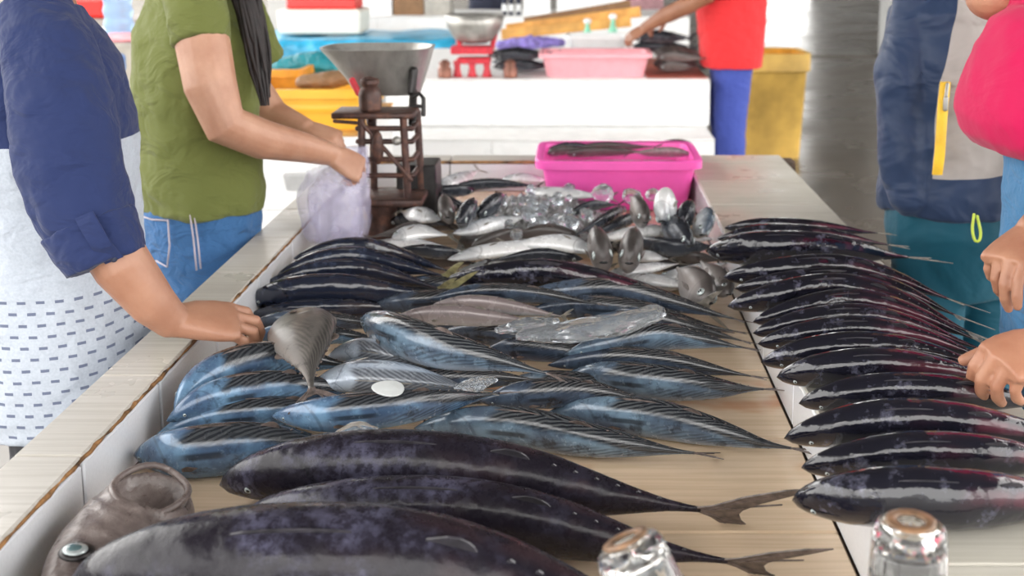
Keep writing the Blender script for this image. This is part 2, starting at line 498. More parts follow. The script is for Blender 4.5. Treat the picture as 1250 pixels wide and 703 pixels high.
for y0, y1 in runs(YF1, YB0, 1.2205, .3067):
    tile(tbl, (XR0+e/2, (y0+y1)/2, (ZT-.009+ZF)/2), (e, y1-y0-G, ZT-.009-ZF), M['white_tile'])
for x0, x1 in runs(XL1, XR0, -.397, .305):             # back and front rims
    tile(tbl, ((x0+x1)/2, (YB0+YB1)/2, ZT-e/2), (x1-x0-G, YB1-YB0-.002, e), M['rim'])
    tile(tbl, ((x0+x1)/2, YB0+e/2, (ZT-.01+ZF)/2), (x1-x0-G, e, ZT-.01-ZF), M['white_tile'])
    tile(tbl, ((x0+x1)/2, (YF0+YF1)/2, ZT-e/2), (x1-x0-G, YF1-YF0-.002, e), M['rim'])
    tile(tbl, ((x0+x1)/2, YF1-e/2, (ZT-.01+ZF)/2), (x1-x0-G, e, ZT-.01-ZF), M['white_tile'])
for y0, y1 in runs(YF1, YB0, 1.481, .305):             # basin bottom
    for x0, x1 in runs(XL1, XR0, -.25, .61):
        tile(tbl, ((x0+x1)/2, (y0+y1)/2, ZF-e/2), (x1-x0-G, y1-y0-G, e), M['floor_tile'])
# chipped rusty grout bead along the left inner arris and a dark one on the right
for nm, x, mt in (('grout_bead', XL1-.001, 'rust_grout'), ('grout_bead', XR0+.001, 'plaster')):
    b = MB(); pts = []; rd = []
    for i in range(140):
        y = YF1+(YB0-YF1)*i/139
        pts.append((x+random.uniform(-.0012, .0012), y, ZT-.006+random.uniform(-.001, .0015))); rd.append(.003+random.uniform(-.0012, .0012))
    b.tube(pts, rd, 6, False).build(nm, M[mt], tbl)
b = MB(); b.tube([(-.66, YB0-.001, ZT-.005), (.35, YB0-.001, ZT-.005)], .005, 6, False).build('grout_bead', M['rust_grout'], tbl)

# ================================================================== FISH
TUNA = [(0, .0), (.012, .11), (.03, .22), (.06, .385), (.1, .55), (.16, .745), (.23, .89), (.31, .975), (.4, 1), (.5, .985), (.6, .90), (.7, .735), (.8, .50), (.88, .28), (.94, .135), (.975, .085), (1, .07)]
BIG = [(0, .0), (.008, .13), (.02, .24), (.04, .36), (.07, .50), (.11, .635), (.17, .80), (.24, .92), (.32, .985), (.4, 1), (.5, .985), (.6, .90), (.7, .735), (.8, .50), (.88, .28), (.94, .135), (.975, .09), (1, .07)]
SLIM = [(0, .0), (.012, .14), (.03, .27), (.07, .47), (.13, .69), (.2, .86), (.3, .98), (.4, 1), (.52, .96), (.64, .82), (.75, .6), (.85, .36), (.92, .2), (.97, .13), (1, .12)]
BLUNT = [(0, .0), (.01, .26), (.03, .44), (.07, .66), (.13, .84), (.22, .97), (.32, 1), (.45, .97), (.58, .84), (.7, .62), (.82, .35), (.9, .2), (.96, .13), (1, .12)]
LEAF = [(0, .0), (.02, .16), (.06, .33), (.14, .60), (.25, .86), (.37, 1), (.5, .97), (.64, .76), (.77, .46), (.87, .22), (.93, .12), (.97, .09), (1, .08)]
def prof(pr, u):
    for (a, x), (b_, y) in zip(pr, pr[1:]):
        if u <= b_:
            t = (u-a)/(b_-a); return x+(y-x)*t
    return pr[-1][1]
#        skin, fin material, lateral/dorsoventral ratio, profile, tail size, full fins
KIND = {'skipjack': ('skipjack', 'fin_dark', .74, BIG, 1.5, True), 'bluejack': ('bluejack', 'fin_dark', .74, BIG, 1.9, True),
        'bigtuna': ('bigtuna', 'fin_dark', .78, BIG, 1.9, True), 'bonito': ('bonito', 'fin_brown', .76, TUNA, 1.05, True),
        'bonito_blue': ('bonito_blue', 'fin_brown', .76, TUNA, 1.05, True), 'bonito_dark': ('bonito_dark', 'fin_brown', .76, TUNA, 1.05, True),
        'bonito_pale': ('bonito_pale', 'fin_pale', .76, TUNA, 1.3, True), 'scad': ('scad', 'fin_pale', .62, SLIM, 1.3, False),
        'greyscad': ('greyscad', 'fin_brown', .62, BLUNT, 1.2, False), 'darkscad': ('darkscad', 'fin_dark', .66, SLIM, 1.2, False),
        'pinkfish': ('pinkfish', 'fin_pale', .72, TUNA, 1.3, True), 'flat': ('flat', 'fin_brown', .5, LEAF, .8, True)}
NAMES = {'skipjack': 'skipjack_tuna', 'bluejack': 'skipjack_tuna', 'bigtuna': 'large_tuna', 'bonito': 'bonito', 'bonito_blue': 'bonito', 'bonito_dark': 'bonito',
         'bonito_pale': 'bonito', 'scad': 'silver_scad', 'greyscad': 'grey_scad', 'darkscad': 'dark_scad', 'pinkfish': 'pinkish_bonito', 'flat': 'flat_grey_fish'}
def fish_world(kind, label, wpts, a, roll, group, tailroll=None, toward=None, nseg=22, nring=46, tail=True, name=None):
    skin, finm, asp, pr, tl, full = KIND[kind]
    bw = a*asp
    pts, L = catmull(wpts, nring)
    lo = min(p.z for p in pts)
    mid = pts[len(pts)//2]
    root = empty(name or NAMES[kind], (mid.x, mid.y, lo-a))
    tag(root, label, 'fish', group)
    fr = []
    for i, p in enumerate(pts):
        t = (pts[min(i+1, nring-1)]-pts[max(i-1, 0)]).normalized()
        up = V((0, 0, 1)); n = (up-t*up.dot(t))
        if n.length < .2: n = V((0, -1, 0))-t*V((0, -1, 0)).dot(t)
        n.normalize()
        s = t.cross(n).normalized()
        tw = toward if toward is not None else V((0, -1, 0))
        if s.dot(tw) < 0: s = -s
        d = n*math.cos(roll)+s*math.sin(roll)
        fr.append((p, t, d, d.cross(t).normalized()))
    b = MB(); vs_ = []; fs_ = []; uvs = []
    for i, (p, t, d, w) in enumerate(fr):
        u = i/(nring-1); r = prof(pr, u)
        r = max(r, .012)
        # belly a little fuller than the back
        for k in range(nseg):
            q = 2*math.pi*k/nseg
            c, s = math.cos(q), math.sin(q)
            rr = r*(1.0 if c > 0 else 1.06)
            keel = 1.0-.10*max(0, (u-.86)/.14)
            vs_.append(p+d*c*a*rr*keel+w*s*bw*r)
            uvs.append((u, abs(((q+math.pi) % (2*math.pi))-math.pi)/math.pi))
    for i in range(nring-1):
        for k in range(nseg):
            k2 = (k+1) % nseg
            fs_.append((i*nseg+k, i*nseg+k2, (i+1)*nseg+k2, (i+1)*nseg+k))
    fs_.append(tuple(range(nseg))[::-1]); fs_.append(tuple((nring-1)*nseg+k for k in range(nseg)))
    b.add(vs_, fs_, uvs)
    body = b.build('body', M[skin], root, uv=True)
    def at(u):
        x = u*(nring-1); i = min(int(x), nring-2); f = x-i
        return tuple(fr[i][j].lerp(fr[i+1][j], f) for j in range(4))
    # eyes
    es = a*.085 if full else a*.24
    for sg in (-1, 1):
        u = .085 if full else .10
        p, t, d, w = at(u); r = prof(pr, u)
        ang = math.radians(78)
        c = p+d*math.cos(ang)*a*r+w*sg*math.sin(ang)*bw*r*.97
        nn = (w*sg+d*.25).normalized()
        Mx = Matrix((t, nn.cross(t).normalized(), nn)).transposed()
        ey = MB().ell(c, (es, es, es*.4), 14, 8, Mx).build('eye', M['eye_ring'], root)
        MB().ell(c+nn*es*.17, (es*.58, es*.58, es*.32), 12, 6, Mx).build('pupil', M['pupil'], ey)
    # tail
    th = max(.0012, a*.03)
    if tail:
        p, t, d, w = fr[-1]
        if tailroll is not None:
            up = V((0, 0, 1)); n = (up-t*up.dot(t)).normalized(); s = t.cross(n)
            if s.dot(V((0, -1, 0))) < 0: s = -s
            d = n*math.cos(tailroll)+s*math.sin(tailroll); w = d.cross(t).normalized()
        T = a*tl; w0 = a*.10
        jj = random.uniform(.85, 1.1)
        half = [(-.04, w0/T), (.12, .16), (.42, .52*jj), (.80, .84*jj), (1.08, .98*jj), (.86, .70*jj), (.60, .40*jj), (.45, .16), (.41, 0)]
        up_ = [p+t*x*T+d*y*T for x, y in half]
        k2 = random.uniform(.8, 1.0)
        dn_ = [p+t*x*T*1.05-d*y*T*k2 for x, y in half]
        tb = MB(); tb.prism(up_+[p-t*.04*T], w, th); tb.prism([p-t*.04*T]+dn_[::-1], w, th)
        # fin rays
        for sgn, hv in ((1, .78*jj), (-1, .78*jj*k2), (1, .45*jj), (-1, .45*jj*k2)):
            tb.tube([p, p+t*T*.35+d*T*hv*.42*sgn, p+t*T*.83+d*T*hv*sgn], [th*1.3, th*1.0, th*.6], 6, False)
        tb.build('tail_fin', M[{'skipjack': 'fin_pale', 'bigtuna': 'fin_brown', 'bluejack': 'fin_olive'}.get(kind, finm)], root, smooth=False)
    def ridge(nm, u0, u1, h, sgn, lean=.4, n=9, mat=None):
        top = []; bot = []
        for i in range(n):
            f = i/(n-1); u = u0+(u1-u0)*f
            p, t, d, w = at(u); r = prof(pr, u)
            q = p+d*sgn*a*r*.97
            bot.append(q-d*sgn*a*.04)
            hh = h*a*math.sin(math.pi*min(1, f*1.0+.02))**.6*(1-.55*f)
            top.append(q+d*sgn*hh+t*lean*hh)
        p, t, d, w = at((u0+u1)/2)
        return MB().prism(bot+top[::-1], w, th).build(nm, M[mat or finm], root, smooth=False)
    if full:
        ridge('dorsal_fin', .30, .50, .10, 1, .8)
        ridge('second_dorsal_fin', .58, .66, .26, 1, 1.0, 6)
        ridge('anal_fin', .62, .70, .24, -1, 1.0, 6)
        fb = MB()
        for i in range(6):
            u = .70+.042*i
            for sg in (1, -1):
                p, t, d, w = at(u); r = prof(pr, u); q = p+d*sg*a*r
                fb.prism([q-d*sg*a*.03, q+d*sg*a*.055+t*a*.06, q+t*a*.12+d*sg*a*.01], w, th)
        tag(fb.build('finlets', M[finm], root, smooth=False), kind='stuff')
    else:
        ridge('dorsal_fin', .34, .46, .30, 1, .6, 6)
        ridge('second_dorsal_fin', .50, .86, .12, 1, .5, 8)
    for sg in (-1, 1):
        p, t, d, w = at(.29); r = prof(pr, .29)
        ln = a*(.62 if full else .8)
        c = p+w*sg*bw*r*1.0-d*a*.08
        o2 = (w*sg*.16+t).normalized()
        pf = [c-d*a*.05, c+o2*ln*.35+d*a*.05, c+o2*ln, c+o2*ln*.55-d*a*.16, c-d*a*.16]
        MB().prism(pf, w, th).build('pectoral_fin', M[finm], root, smooth=False)
    return root
def fish(kind, label, pts, half, base=0., ledge=False, roll=35, group=None, tailroll=None, across=False, **kw):
    """pts: photo pixels of the body axis, nose first; half: half thickness in photo pixels; base: height of what it lies on"""
    z0 = (ZT if ledge else ZF)+base
    if kind.startswith('bonito') or kind == 'bluejack': half *= 1.12
    skin, finm, asp, pr, tl, full = KIND[kind]
    rl = math.radians(roll)
    acc = [0]
    for p, q in zip(pts, pts[1:]): acc.append(acc[-1]+math.hypot(q[0]-p[0], q[1]-p[1]))
    us = [x/acc[-1] for x in acc]
    mp = pts[len(pts)//2]
    a = .04
    for it in range(4):
        ev = math.hypot(a*math.cos(rl), a*asp*math.sin(rl))
        w = []
        for (p, u) in zip(pts, us):
            lift = p[2] if len(p) > 2 else 0
            z = z0+lift+ev*(.42+.58*prof(pr, u))+.001
            w.append(P(p[0], p[1], z))
        dm = depth(w[len(w)//2])
        elev = math.atan2(CAMZ-w[len(w)//2].z, w[len(w)//2].y)
        ph = rl+elev
        e1 = math.hypot(math.cos(ph), asp*math.sin(ph))
        a = half*dm/FPX/(1 if across else e1)/1.03
    if tailroll is None and kind.startswith('bonito'): tailroll = 74
    return fish_world(kind, label, w, a, rl, group, None if tailroll is None else math.radians(tailroll), **kw)

GR = 'dark skipjack laid side by side on the right ledge'
RIGHT = [
 ('slim black skipjack farthest back on the right ledge, its pale tail over the edge', [(884, 277), (930, 274), (1000, 277), (1072, 283)], 9, 0, 30),
 ('second skipjack from the far end of the ledge, mostly hidden', [(876, 290), (930, 284), (1010, 287), (1085, 297)], 11, 0, 30),
 ('black skipjack with a long pale forked tail spread before the teal trousers', [(862, 304), (930, 301), (1015, 302), (1109, 311)], 19, 0, 35),
 ('fourth skipjack from the far end of the right ledge, nose beside two grey fish heads', [(883, 336), (945, 330), (1025, 327), (1095, 340), (1158, 362)], 17, 0, 35),
 ('fifth skipjack from the far end of the right ledge, squeezed between its neighbours', [(897, 350), (955, 344), (1035, 341), (1105, 356), (1166, 382)], 15, 0, 35),
 ('sixth skipjack from the far end of the right ledge', [(888, 371), (945, 360), (1025, 352), (1105, 369), (1182, 402)], 19, 0, 38),
 ('seventh skipjack from the far end of the right ledge, reddish towards the tail', [(919, 390), (975, 377), (1045, 369), (1118, 383), (1188, 410)], 17, 0, 38),
 ('eighth skipjack from the far end of the right ledge, nose level with the one behind', [(919, 404), (975, 393), (1045, 387), (1118, 398), (1194, 422)], 17, 0, 38),
 ('ninth skipjack from the far end, its tail pinched by the far hand', [(925, 417), (980, 408), (1050, 403), (1128, 412), (1205, 434)], 18, 0, 38),
 ('tenth skipjack from the far end of the right ledge, pale bloom behind its head', [(929, 439), (990, 428), (1060, 424), (1140, 431), (1212, 448)], 20, 0, 40),
 ('eleventh skipjack from the far end of the right ledge, its tail under the near hand', [(948, 457), (1008, 449), (1080, 446), (1160, 452), (1232, 464)], 22, 0, 40),
 ('fourth skipjack from the near end of the right ledge, nose set back from its neighbour', [(975, 489), (1030, 480), (1100, 476), (1180, 479), (1250, 486), (1290, 492)], 22, 0, 40),
 ('third skipjack from the near end of the ledge, snout jutting over the basin', [(957, 535), (1020, 523), (1090, 516), (1170, 519), (1260, 530), (1335, 546)], 31, 0, 42),
 ('second skipjack from the near end of the right ledge, bluish grey bloom on its shoulder', [(978, 571), (1040, 562), (1110, 555), (1190, 556), (1270, 562), (1345, 572)], 30, 0, 42),
 ('nearest and largest skipjack on the right ledge, behind the upright glass', [(967, 611), (1030, 608), (1100, 606), (1180, 609), (1270, 611), (1350, 612)], 39, 0, 42),
]
for i, (lb, pts, h, bs, rl) in enumerate(RIGHT):
    if i < 12: pts = [(x, y+.16*h) for x, y in pts]; h *= 1.2
    fish('skipjack', lb, pts, h, bs, True, rl, GR, tailroll=70 if i > 2 else 80)

# --- three large tuna in front
fish('bigtuna', 'large black tuna at the back of the three big ones, whole forked tail showing', [(268, 592), (330, 580), (410, 574), (520, 575), (640, 587), (750, 607), (855, 622)], 50, 0, False, 30, 'three large tuna in front', tailroll=42)
fish('bigtuna', 'large black tuna in the middle of the three big ones, tail behind the tilted glass', [(300, 628), (380, 628), (470, 626), (560, 628), (670, 642), (780, 668), (888, 685)], 46, 0, False, 30, 'three large tuna in front', tailroll=42)
fish('bigtuna', 'largest mottled purple-black tuna along the bottom edge of the picture', [(88, 722), (180, 708), (330, 698), (470, 698), (590, 712), (720, 745), (860, 790)], 83, 0, False, 34, 'three large tuna in front', tailroll=75)

# --- blue bonito at the left wall
GB = 'blue bonito against the left basin wall'
fish('bonito_blue', 'blue bonito lying farthest up the left wall, just below the resting hand', [(212, 500), (245, 468), (300, 447), (360, 440), (430, 446)], 25, .045, False, 20, GB)
fish('bonito_blue', 'blue bonito with a dark folded fin, second below the resting hand', [(203, 514), (250, 491), (305, 479), (370, 474), (440, 476)], 23, .04, False, 15, GB)
fish('bonito_blue', 'blue bonito between the left wall and another bonito nose, third below the resting hand', [(188, 534), (250, 513), (310, 505), (380, 503), (460, 505)], 20, .015, False, 20, GB)
fish('bonito_blue', 'bright blue bonito nearest the cut fish head, snout touching the left wall', [(163, 556), (220, 553), (290, 546), (355, 545), (440, 551)], 29, 0, False, 15, GB)
fish('bonito_blue', 'blue bonito with a white shining snout lying over the left group', [(331, 508), (395, 506), (470, 499), (540, 490), (610, 480)], 21, .05, False, 20, 'bonito in the middle of the basin')
# --- centre
GC = 'bonito in the middle of the basin'
fish('bonito', 'large pale blue striped bonito slanting across the middle of the pile', [(440, 390), (490, 410), (545, 427), (605, 440), (668, 456)], 25, .085, False, 10, GC)
fish('bonito_dark', 'grey striped bonito directly under the large slanting pale blue one', [(455, 470), (520, 464), (590, 462), (660, 464)], 14, .04, False, 30, GC)
fish('bonito', 'striped bonito just behind the large tuna, dark back and blue head', [(505, 523), (570, 518), (640, 522), (720, 537), (800, 548), (848, 553)], 23, 0, False, 25, GC)
fish('bonito', 'turquoise-headed striped bonito with its tail at the right basin joint, nearest one', [(665, 506), (730, 505), (800, 511), (870, 526), (930, 541), (966, 547)], 22, .0, False, 20, GC)
fish('bonito_dark', 'dark bonito tucked between two striped ones in the centre front', [(585, 490), (650, 481), (720, 479), (795, 491)], 17, .03, False, 30, GC)
fish('bonito', 'striped bonito with a pale blue shoulder, second from front at the right basin side', [(690, 458), (755, 462), (820, 468), (880, 474), (932, 475)], 20, .01, False, 22, GC)
fish('bonito_dark', 'dark striped bonito, third from front at the right basin side', [(668, 446), (740, 437), (810, 441), (870, 451), (917, 459)], 14, .03, False, 30, GC)
fish('bonito', 'light blue sided bonito with its tail on the joint, beside the clear bag', [(690, 432), (750, 419), (810, 411), (860, 416), (906, 424)], 16, .05, False, 18, GC)
fish('bonito_dark', 'narrow dark bonito tail emerging behind the clear plastic bag', [(740, 380), (800, 390), (860, 404), (906, 416)], 11, .03, False, 30, GC)
fish('skipjack', 'long dark smooth skipjack arched across the upper middle of the basin', [(545, 341), (600, 337), (660, 334), (720, 342), (790, 357), (852, 371)], 19, .05, False, 30, GC)
fish('bonito_dark', 'blue-grey bonito in front of the arched dark skipjack, tail to the right', [(620, 366), (690, 357), (755, 355), (820, 369), (896, 389)], 15, .04, False, 25, GC)
fish('bonito_dark', 'slate grey bonito behind the clear plastic bag', [(640, 381), (710, 374), (780, 380), (840, 394), (895, 404)], 14, .02, False, 25, GC)
fish('bonito_dark', 'dark bonito with a finely striped back just above the two pinkish fish', [(520, 366), (590, 357), (660, 360), (730, 371)], 11, .05, False, 25, GC)
fish('pinkfish', 'smooth pinkish grey fish with a white belly edge, upper one of the pair', [(528, 372), (580, 370), (630, 376), (685, 386)], 11, .075, False, 15, 'pinkish smooth fish')
fish('pinkfish', 'smooth pinkish brown fish with a white cheek, lower one of the pair', [(478, 389), (540, 384), (600, 388), (655, 393)], 13, .07, False, 15, 'pinkish smooth fish')
fish('bonito_dark', 'dark bonito with an oval striped patch, behind the slanting pale blue one', [(590, 429), (640, 425), (700, 431), (745, 440)], 14, .035, False, 25, GC)
fish('bonito_dark', 'dark bonito half hidden behind the tail of the slanting pale blue one', [(540, 405), (600, 408), (660, 418), (715, 428)], 13, .02, False, 25, GC)
fish('bonito_pale', 'white-bellied spotted bonito right of the flat grey fish', [(398, 437), (440, 428), (500, 437), (560, 446)], 16, .05, False, 70, 'pale bonito')
fish('bonito_pale', 'silvery white bonito with dark marks behind the white scrap', [(376, 474), (430, 460), (500, 463), (575, 474)], 19, .05, False, 80, 'pale bonito')
fish('flat', 'flat grey-brown fish lying with its tail towards the camera', [(364, 381), (370, 405, .004), (376, 440, .004), (380, 474)], 45, .085, False, 78, None, across=True, toward=V((1, 0, 0)))

# --- dark skipjack at the far left
GL = 'dark skipjack by the far left wall'
LEFT = [
 ('arched black skipjack directly in front of the filled plastic bag', [(358, 316), (405, 304), (450, 303), (500, 316), (548, 331)], 12, .05, 30),
 ('dark skipjack with a silver streak, second in front of the filled plastic bag', [(338, 336), (390, 320), (440, 316), (490, 325), (540, 336)], 14, .045, 30),
 ('dark skipjack with a pale back line, third in front of the filled plastic bag', [(322, 348), (380, 334), (440, 331), (490, 340), (535, 352)], 14, .03, 30),
 ('glossy blue-black skipjack with a speckled head, fourth in front of the filled plastic bag', [(299, 369), (350, 358), (410, 354), (475, 357), (532, 361)], 19, .02, 25),
 ('black skipjack in deep shadow under the glossy blue-black one', [(300, 388), (360, 380), (430, 377), (500, 376)], 13, .0, 30),
]
for lb, pts, h, bs, rl in LEFT: fish('bluejack', lb, pts, h, bs, False, rl, GL)
fish('bonito_dark', 'dark bonito with its snout near the fingertips of the resting hand', [(303, 397), (350, 391), (410, 392), (480, 398)], 12, .02, False, 25, GL)
fish('bonito_blue', 'small bluish bonito just above the fingertips of the resting hand', [(305, 412), (345, 406), (400, 408), (470, 415)], 12, .03, False, 25, GL)

# --- small silver fish at the back
GS = 'small silver fish at the far end of the basin'
SMALL = [
 ('scad', 'blue-silver small fish slanting up towards the ice heap', [(553, 285), (590, 276), (642, 264)], 10, .07, 25),
 ('scad', 'silver small fish with a dark tail, left of the blue-silver slanting one', [(478, 291), (510, 283), (546, 287)], 10, .06, 50),
 ('scad', 'long bright white-silver fish behind the arched dark skipjack', [(546, 317), (600, 306), (660, 301), (722, 303)], 10, .06, 60),
 ('scad', 'silver fish with its head by the left grey staring head', [(727, 307), (685, 296), (620, 298)], 11, .075, 55),
 ('darkscad', 'dark-backed small fish just above the arched dark skipjack', [(712, 316), (660, 311), (600, 318)], 9, .05, 35),
 ('scad', 'thin silver fish lying behind the black arched skipjack at left', [(452, 297), (500, 298), (562, 306)], 8, .04, 55),
 ('darkscad', 'small fish with a dark glossy head pointing right, left of the long silver fish', [(566, 311), (530, 307), (480, 304)], 9, .05, 35),
 ('greyscad', 'dull grey small fish at the foot of the rusty scale', [(512, 275), (484, 283), (455, 289)], 9, .055, 50),
 ('scad', 'shiny small fish head beside the drum of the rusty scale', [(538, 268), (515, 262), (490, 258)], 10, .08, 40),
 ('greyscad', 'grey small fish half buried under the blue-silver slanting one', [(575, 302), (608, 290), (650, 281)], 10, .055, 45),
 ('greyscad', 'grey small fish below the ice heap with its head to the right', [(710, 292), (665, 283), (615, 290)], 11, .06, 45),
 ('scad', 'purple-silver fish with its tail raised against the back wall', [(523, 232), (553, 221), (584, 208)], 8, .065, 40),
 ('darkscad', 'dark slender fish along the foot of the back wall', [(545, 230), (600, 224), (655, 227)], 7, .055, 35),
 ('scad', 'grey-silver fish along the back wall left of the pink crate', [(612, 219), (640, 217), (672, 222)], 6, .06, 45),
 ('scad', 'lilac-silver fish partly under ice before the pink crate', [(640, 234), (690, 236), (740, 240)], 8, .065, 50),
 ('darkscad', 'dark fish in front of the black base of the scale, nose right', [(566, 252), (525, 241), (485, 243)], 10, .06, 35),
 ('darkscad', 'thin dark fish behind the one at the base of the scale', [(580, 233), (545, 233), (505, 236)], 8, .06, 35),
 ('darkscad', 'dark small fish with a bluish flank right of the scale drum', [(475, 271), (505, 268), (545, 275)], 9, .05, 35),
 ('darkscad', 'smooth dark grey fish slanting up beside the ice towards the pink crate', [(764, 254), (732, 271), (701, 288)], 10, .085, 25),
 ('darkscad', 'narrow dark fish behind the slanting dark grey one', [(694, 261), (722, 251), (754, 250)], 7, .075, 30),
 ('darkscad', 'dark fish parallel in front of the slanting dark grey one', [(778, 264), (750, 275), (722, 287)], 9, .075, 25),
 ('scad', 'long silver-bellied fish below the slanting dark pair', [(828, 281), (775, 285), (716, 294)], 10, .06, 70),
 ('darkscad', 'dark blue glossy fish right of the two grey staring heads', [(775, 297), (825, 302), (874, 301)], 12, .05, 30),
 ('scad', 'small silver fish tail right of the right grey staring head', [(772, 313), (792, 313), (815, 316)], 8, .04, 55),
 ('scad', 'silver flank showing in front of the two grey staring heads', [(742, 333), (785, 328), (828, 322)], 7, .035, 60),
 ('scad', 'long silver-white fish pointing at the right ledge', [(800, 340), (845, 332), (884, 321)], 9, .03, 60),
 ('scad', 'thin silver fish along the tail of the arched dark skipjack', [(760, 337), (805, 343), (853, 352)], 8, .025, 55),
 ('greyscad', 'brownish fish under the right ledge edge beside the dark blue glossy fish', [(820, 312), (850, 314), (882, 318)], 9, .03, 45),
]
for kd, lb, pts, h, bs, rl in SMALL:
    if kd == 'scad': rl = -(rl+22)
    fish(kd, lb, pts, h, bs, False, rl, GS, nseg=16, nring=30)
# small fish seen head-on
def headon(kind, label, px, py, wpx, base, run, dx=0, roll=4, tilt=.0, group='small fish facing the camera', asp=1.25):
    d0 = depth(P(px, py, ZF+base+.03)); a = wpx*d0/FPX/KIND[kind][2]
    z = ZF+base+a
    p0 = P(px, py, z)
    w = [p0, p0+V((dx*.35, run*.35, tilt*.35)), p0+V((dx*.7, run*.7, tilt*.8)), p0+V((dx, run, tilt))]
    ro = fish_world(kind, label, w, a, math.radians(roll), group, nseg=18, nring=30, toward=V((1, 0, 0)), tail=False)
    MB().ell(p0+V((0, .003, -a*.12)), (a*.22, .004, a*.07), 12, 8).build('mouth', M['pupil'], ro)
    return ro
headon('greyscad', 'left one of the two grey-brown heads staring at the camera', 737, 318, 15, .055, .20, -.02, -8, .02)
headon('greyscad', 'right one of the two grey-brown heads staring at the camera', 768, 319, 15, .055, .20, .02, 12, .02)
headon('greyscad', 'grey fish head at the left of the pair by the right ledge edge', 866, 368, 15, .02, .18, -.05, 30, .02)
headon('greyscad', 'grey fish head at the right of the pair by the right ledge edge', 890, 358, 10, .03, .18, -.04, 50, .02)
headon('greyscad', 'small upright grey fish at the left of the row before the pink crate', 788, 270, 10, .085, .14, -.03, 10, .03)
headon('scad', 'pale oval fish belly in the row before the pink crate', 808, 268, 13, .085, .12, .03, 165, .045)
headon('darkscad', 'grey-blue fish next to the pale oval belly, before the pink crate', 830, 277, 12, .07, .14, .04, 20, .03)
headon('scad', 'pale dark-rimmed fish at the right end of the row before the pink crate', 858, 285, 11, .065, .14, .02, 40, .03)
headon('darkscad', 'wet shiny dark head in front of the row before the pink crate', 843, 298, 13, .05, .16, -.06, 15, .02)
headon('darkscad', 'blackish round fish head left of the ice heap', 561, 271, 11, .085, .14, .03, 15, .02)
headon('greyscad', 'grey round fish head right of the scale drum', 546, 264, 10, .085, .14, -.02, -20, .02)
headon('darkscad', 'brown-black fish head leaning on the ice heap', 584, 262, 10, .085, .14, .06, 25, .02)
# --- lower layer, partly hidden by the fish above
FILL = [
 ('bonito_dark', 'dark bonito at the bottom of the pile under the ice bag', [(610, 418), (670, 410), (740, 412), (800, 420)], 15, 0, 25),
 ('bonito_dark', 'dark bonito at the bottom of the pile behind the large slanting blue one', [(500, 402), (560, 398), (620, 402), (690, 412)], 15, 0, 25),
 ('bonito_dark', 'dark bonito under the two pinkish fish', [(460, 402), (520, 394), (590, 396), (650, 402)], 15, 0, 25),
 ('bonito', 'blue-grey bonito under the striped one with the pale blue shoulder', [(610, 470), (680, 468), (750, 474), (810, 480)], 15, 0, 25),
 ('bonito_dark', 'dark bonito below the white scrap, mostly covered', [(420, 492), (480, 484), (550, 482), (620, 490)], 16, 0, 25),
 ('bonito_pale', 'pale bonito flank between the flat grey fish and the white scrap', [(400, 458), (440, 450), (490, 452), (540, 456)], 14, .03, 60),
 ('bonito_dark', 'dark bonito under the arched dark skipjack, tail towards the right ledge', [(640, 352), (700, 346), (770, 352), (840, 366)], 14, 0, 25),
 ('bonito_dark', 'dark bonito under the tails of the far left skipjack', [(470, 352), (540, 350), (600, 352), (660, 358)], 14, 0, 25),
 ('bonito_dark', 'dark bonito flank just behind the two pinkish fish at left', [(450, 374), (510, 368), (570, 366), (640, 372)], 13, .01, 25),
 ('bonito', 'bluish bonito flank right of the ice bag, under a dark tail', [(700, 396), (760, 392), (820, 396), (880, 404)], 12, .01, 20),
 ('scad', 'silver fish at the bottom under the long white-silver one', [(560, 330), (620, 322), (680, 322), (735, 328)], 10, 0, 50),
 ('greyscad', 'grey fish at the bottom behind the far left skipjack tails', [(480, 322), (530, 318), (585, 322)], 10, 0, 45),
 ('scad', 'silver fish at the bottom left of the two staring heads', [(640, 292), (690, 300), (745, 300)], 10, .02, 55),
 ('darkscad', 'dark fish at the bottom between the staring heads and the ledge', [(780, 322), (830, 320), (880, 330)], 11, 0, 35),
 ('scad', 'silver fish at the bottom beside the grey heads at the ledge', [(770, 352), (820, 346), (870, 340)], 9, 0, 50),
 ('greyscad', 'grey fish at the bottom between the drum and the silver fish', [(480, 276), (520, 272), (575, 280)], 10, .02, 45),
 ('greyscad', 'grey fish at the bottom before the ice heap', [(560, 296), (610, 300), (665, 294)], 10, .01, 45),
 ('darkscad', 'dark fish at the bottom before the pink crate', [(700, 302), (760, 296), (820, 292)], 10, 0, 35),
 ('darkscad', 'dark fish at the bottom behind the scale drum', [(500, 252), (540, 250), (590, 256)], 9, .02, 35),
 ('scad', 'silver fish at the bottom right of the pale oval belly', [(790, 288), (830, 290), (872, 292)], 9, .01, 50),
]
for kd, lb, pts, h, bs, rl in FILL:
    if kd == 'scad': rl = -(rl+22)
    fish(kd, lb, pts, h, bs, False, rl, GS if 'scad' in kd else GC, nseg=16, nring=32)

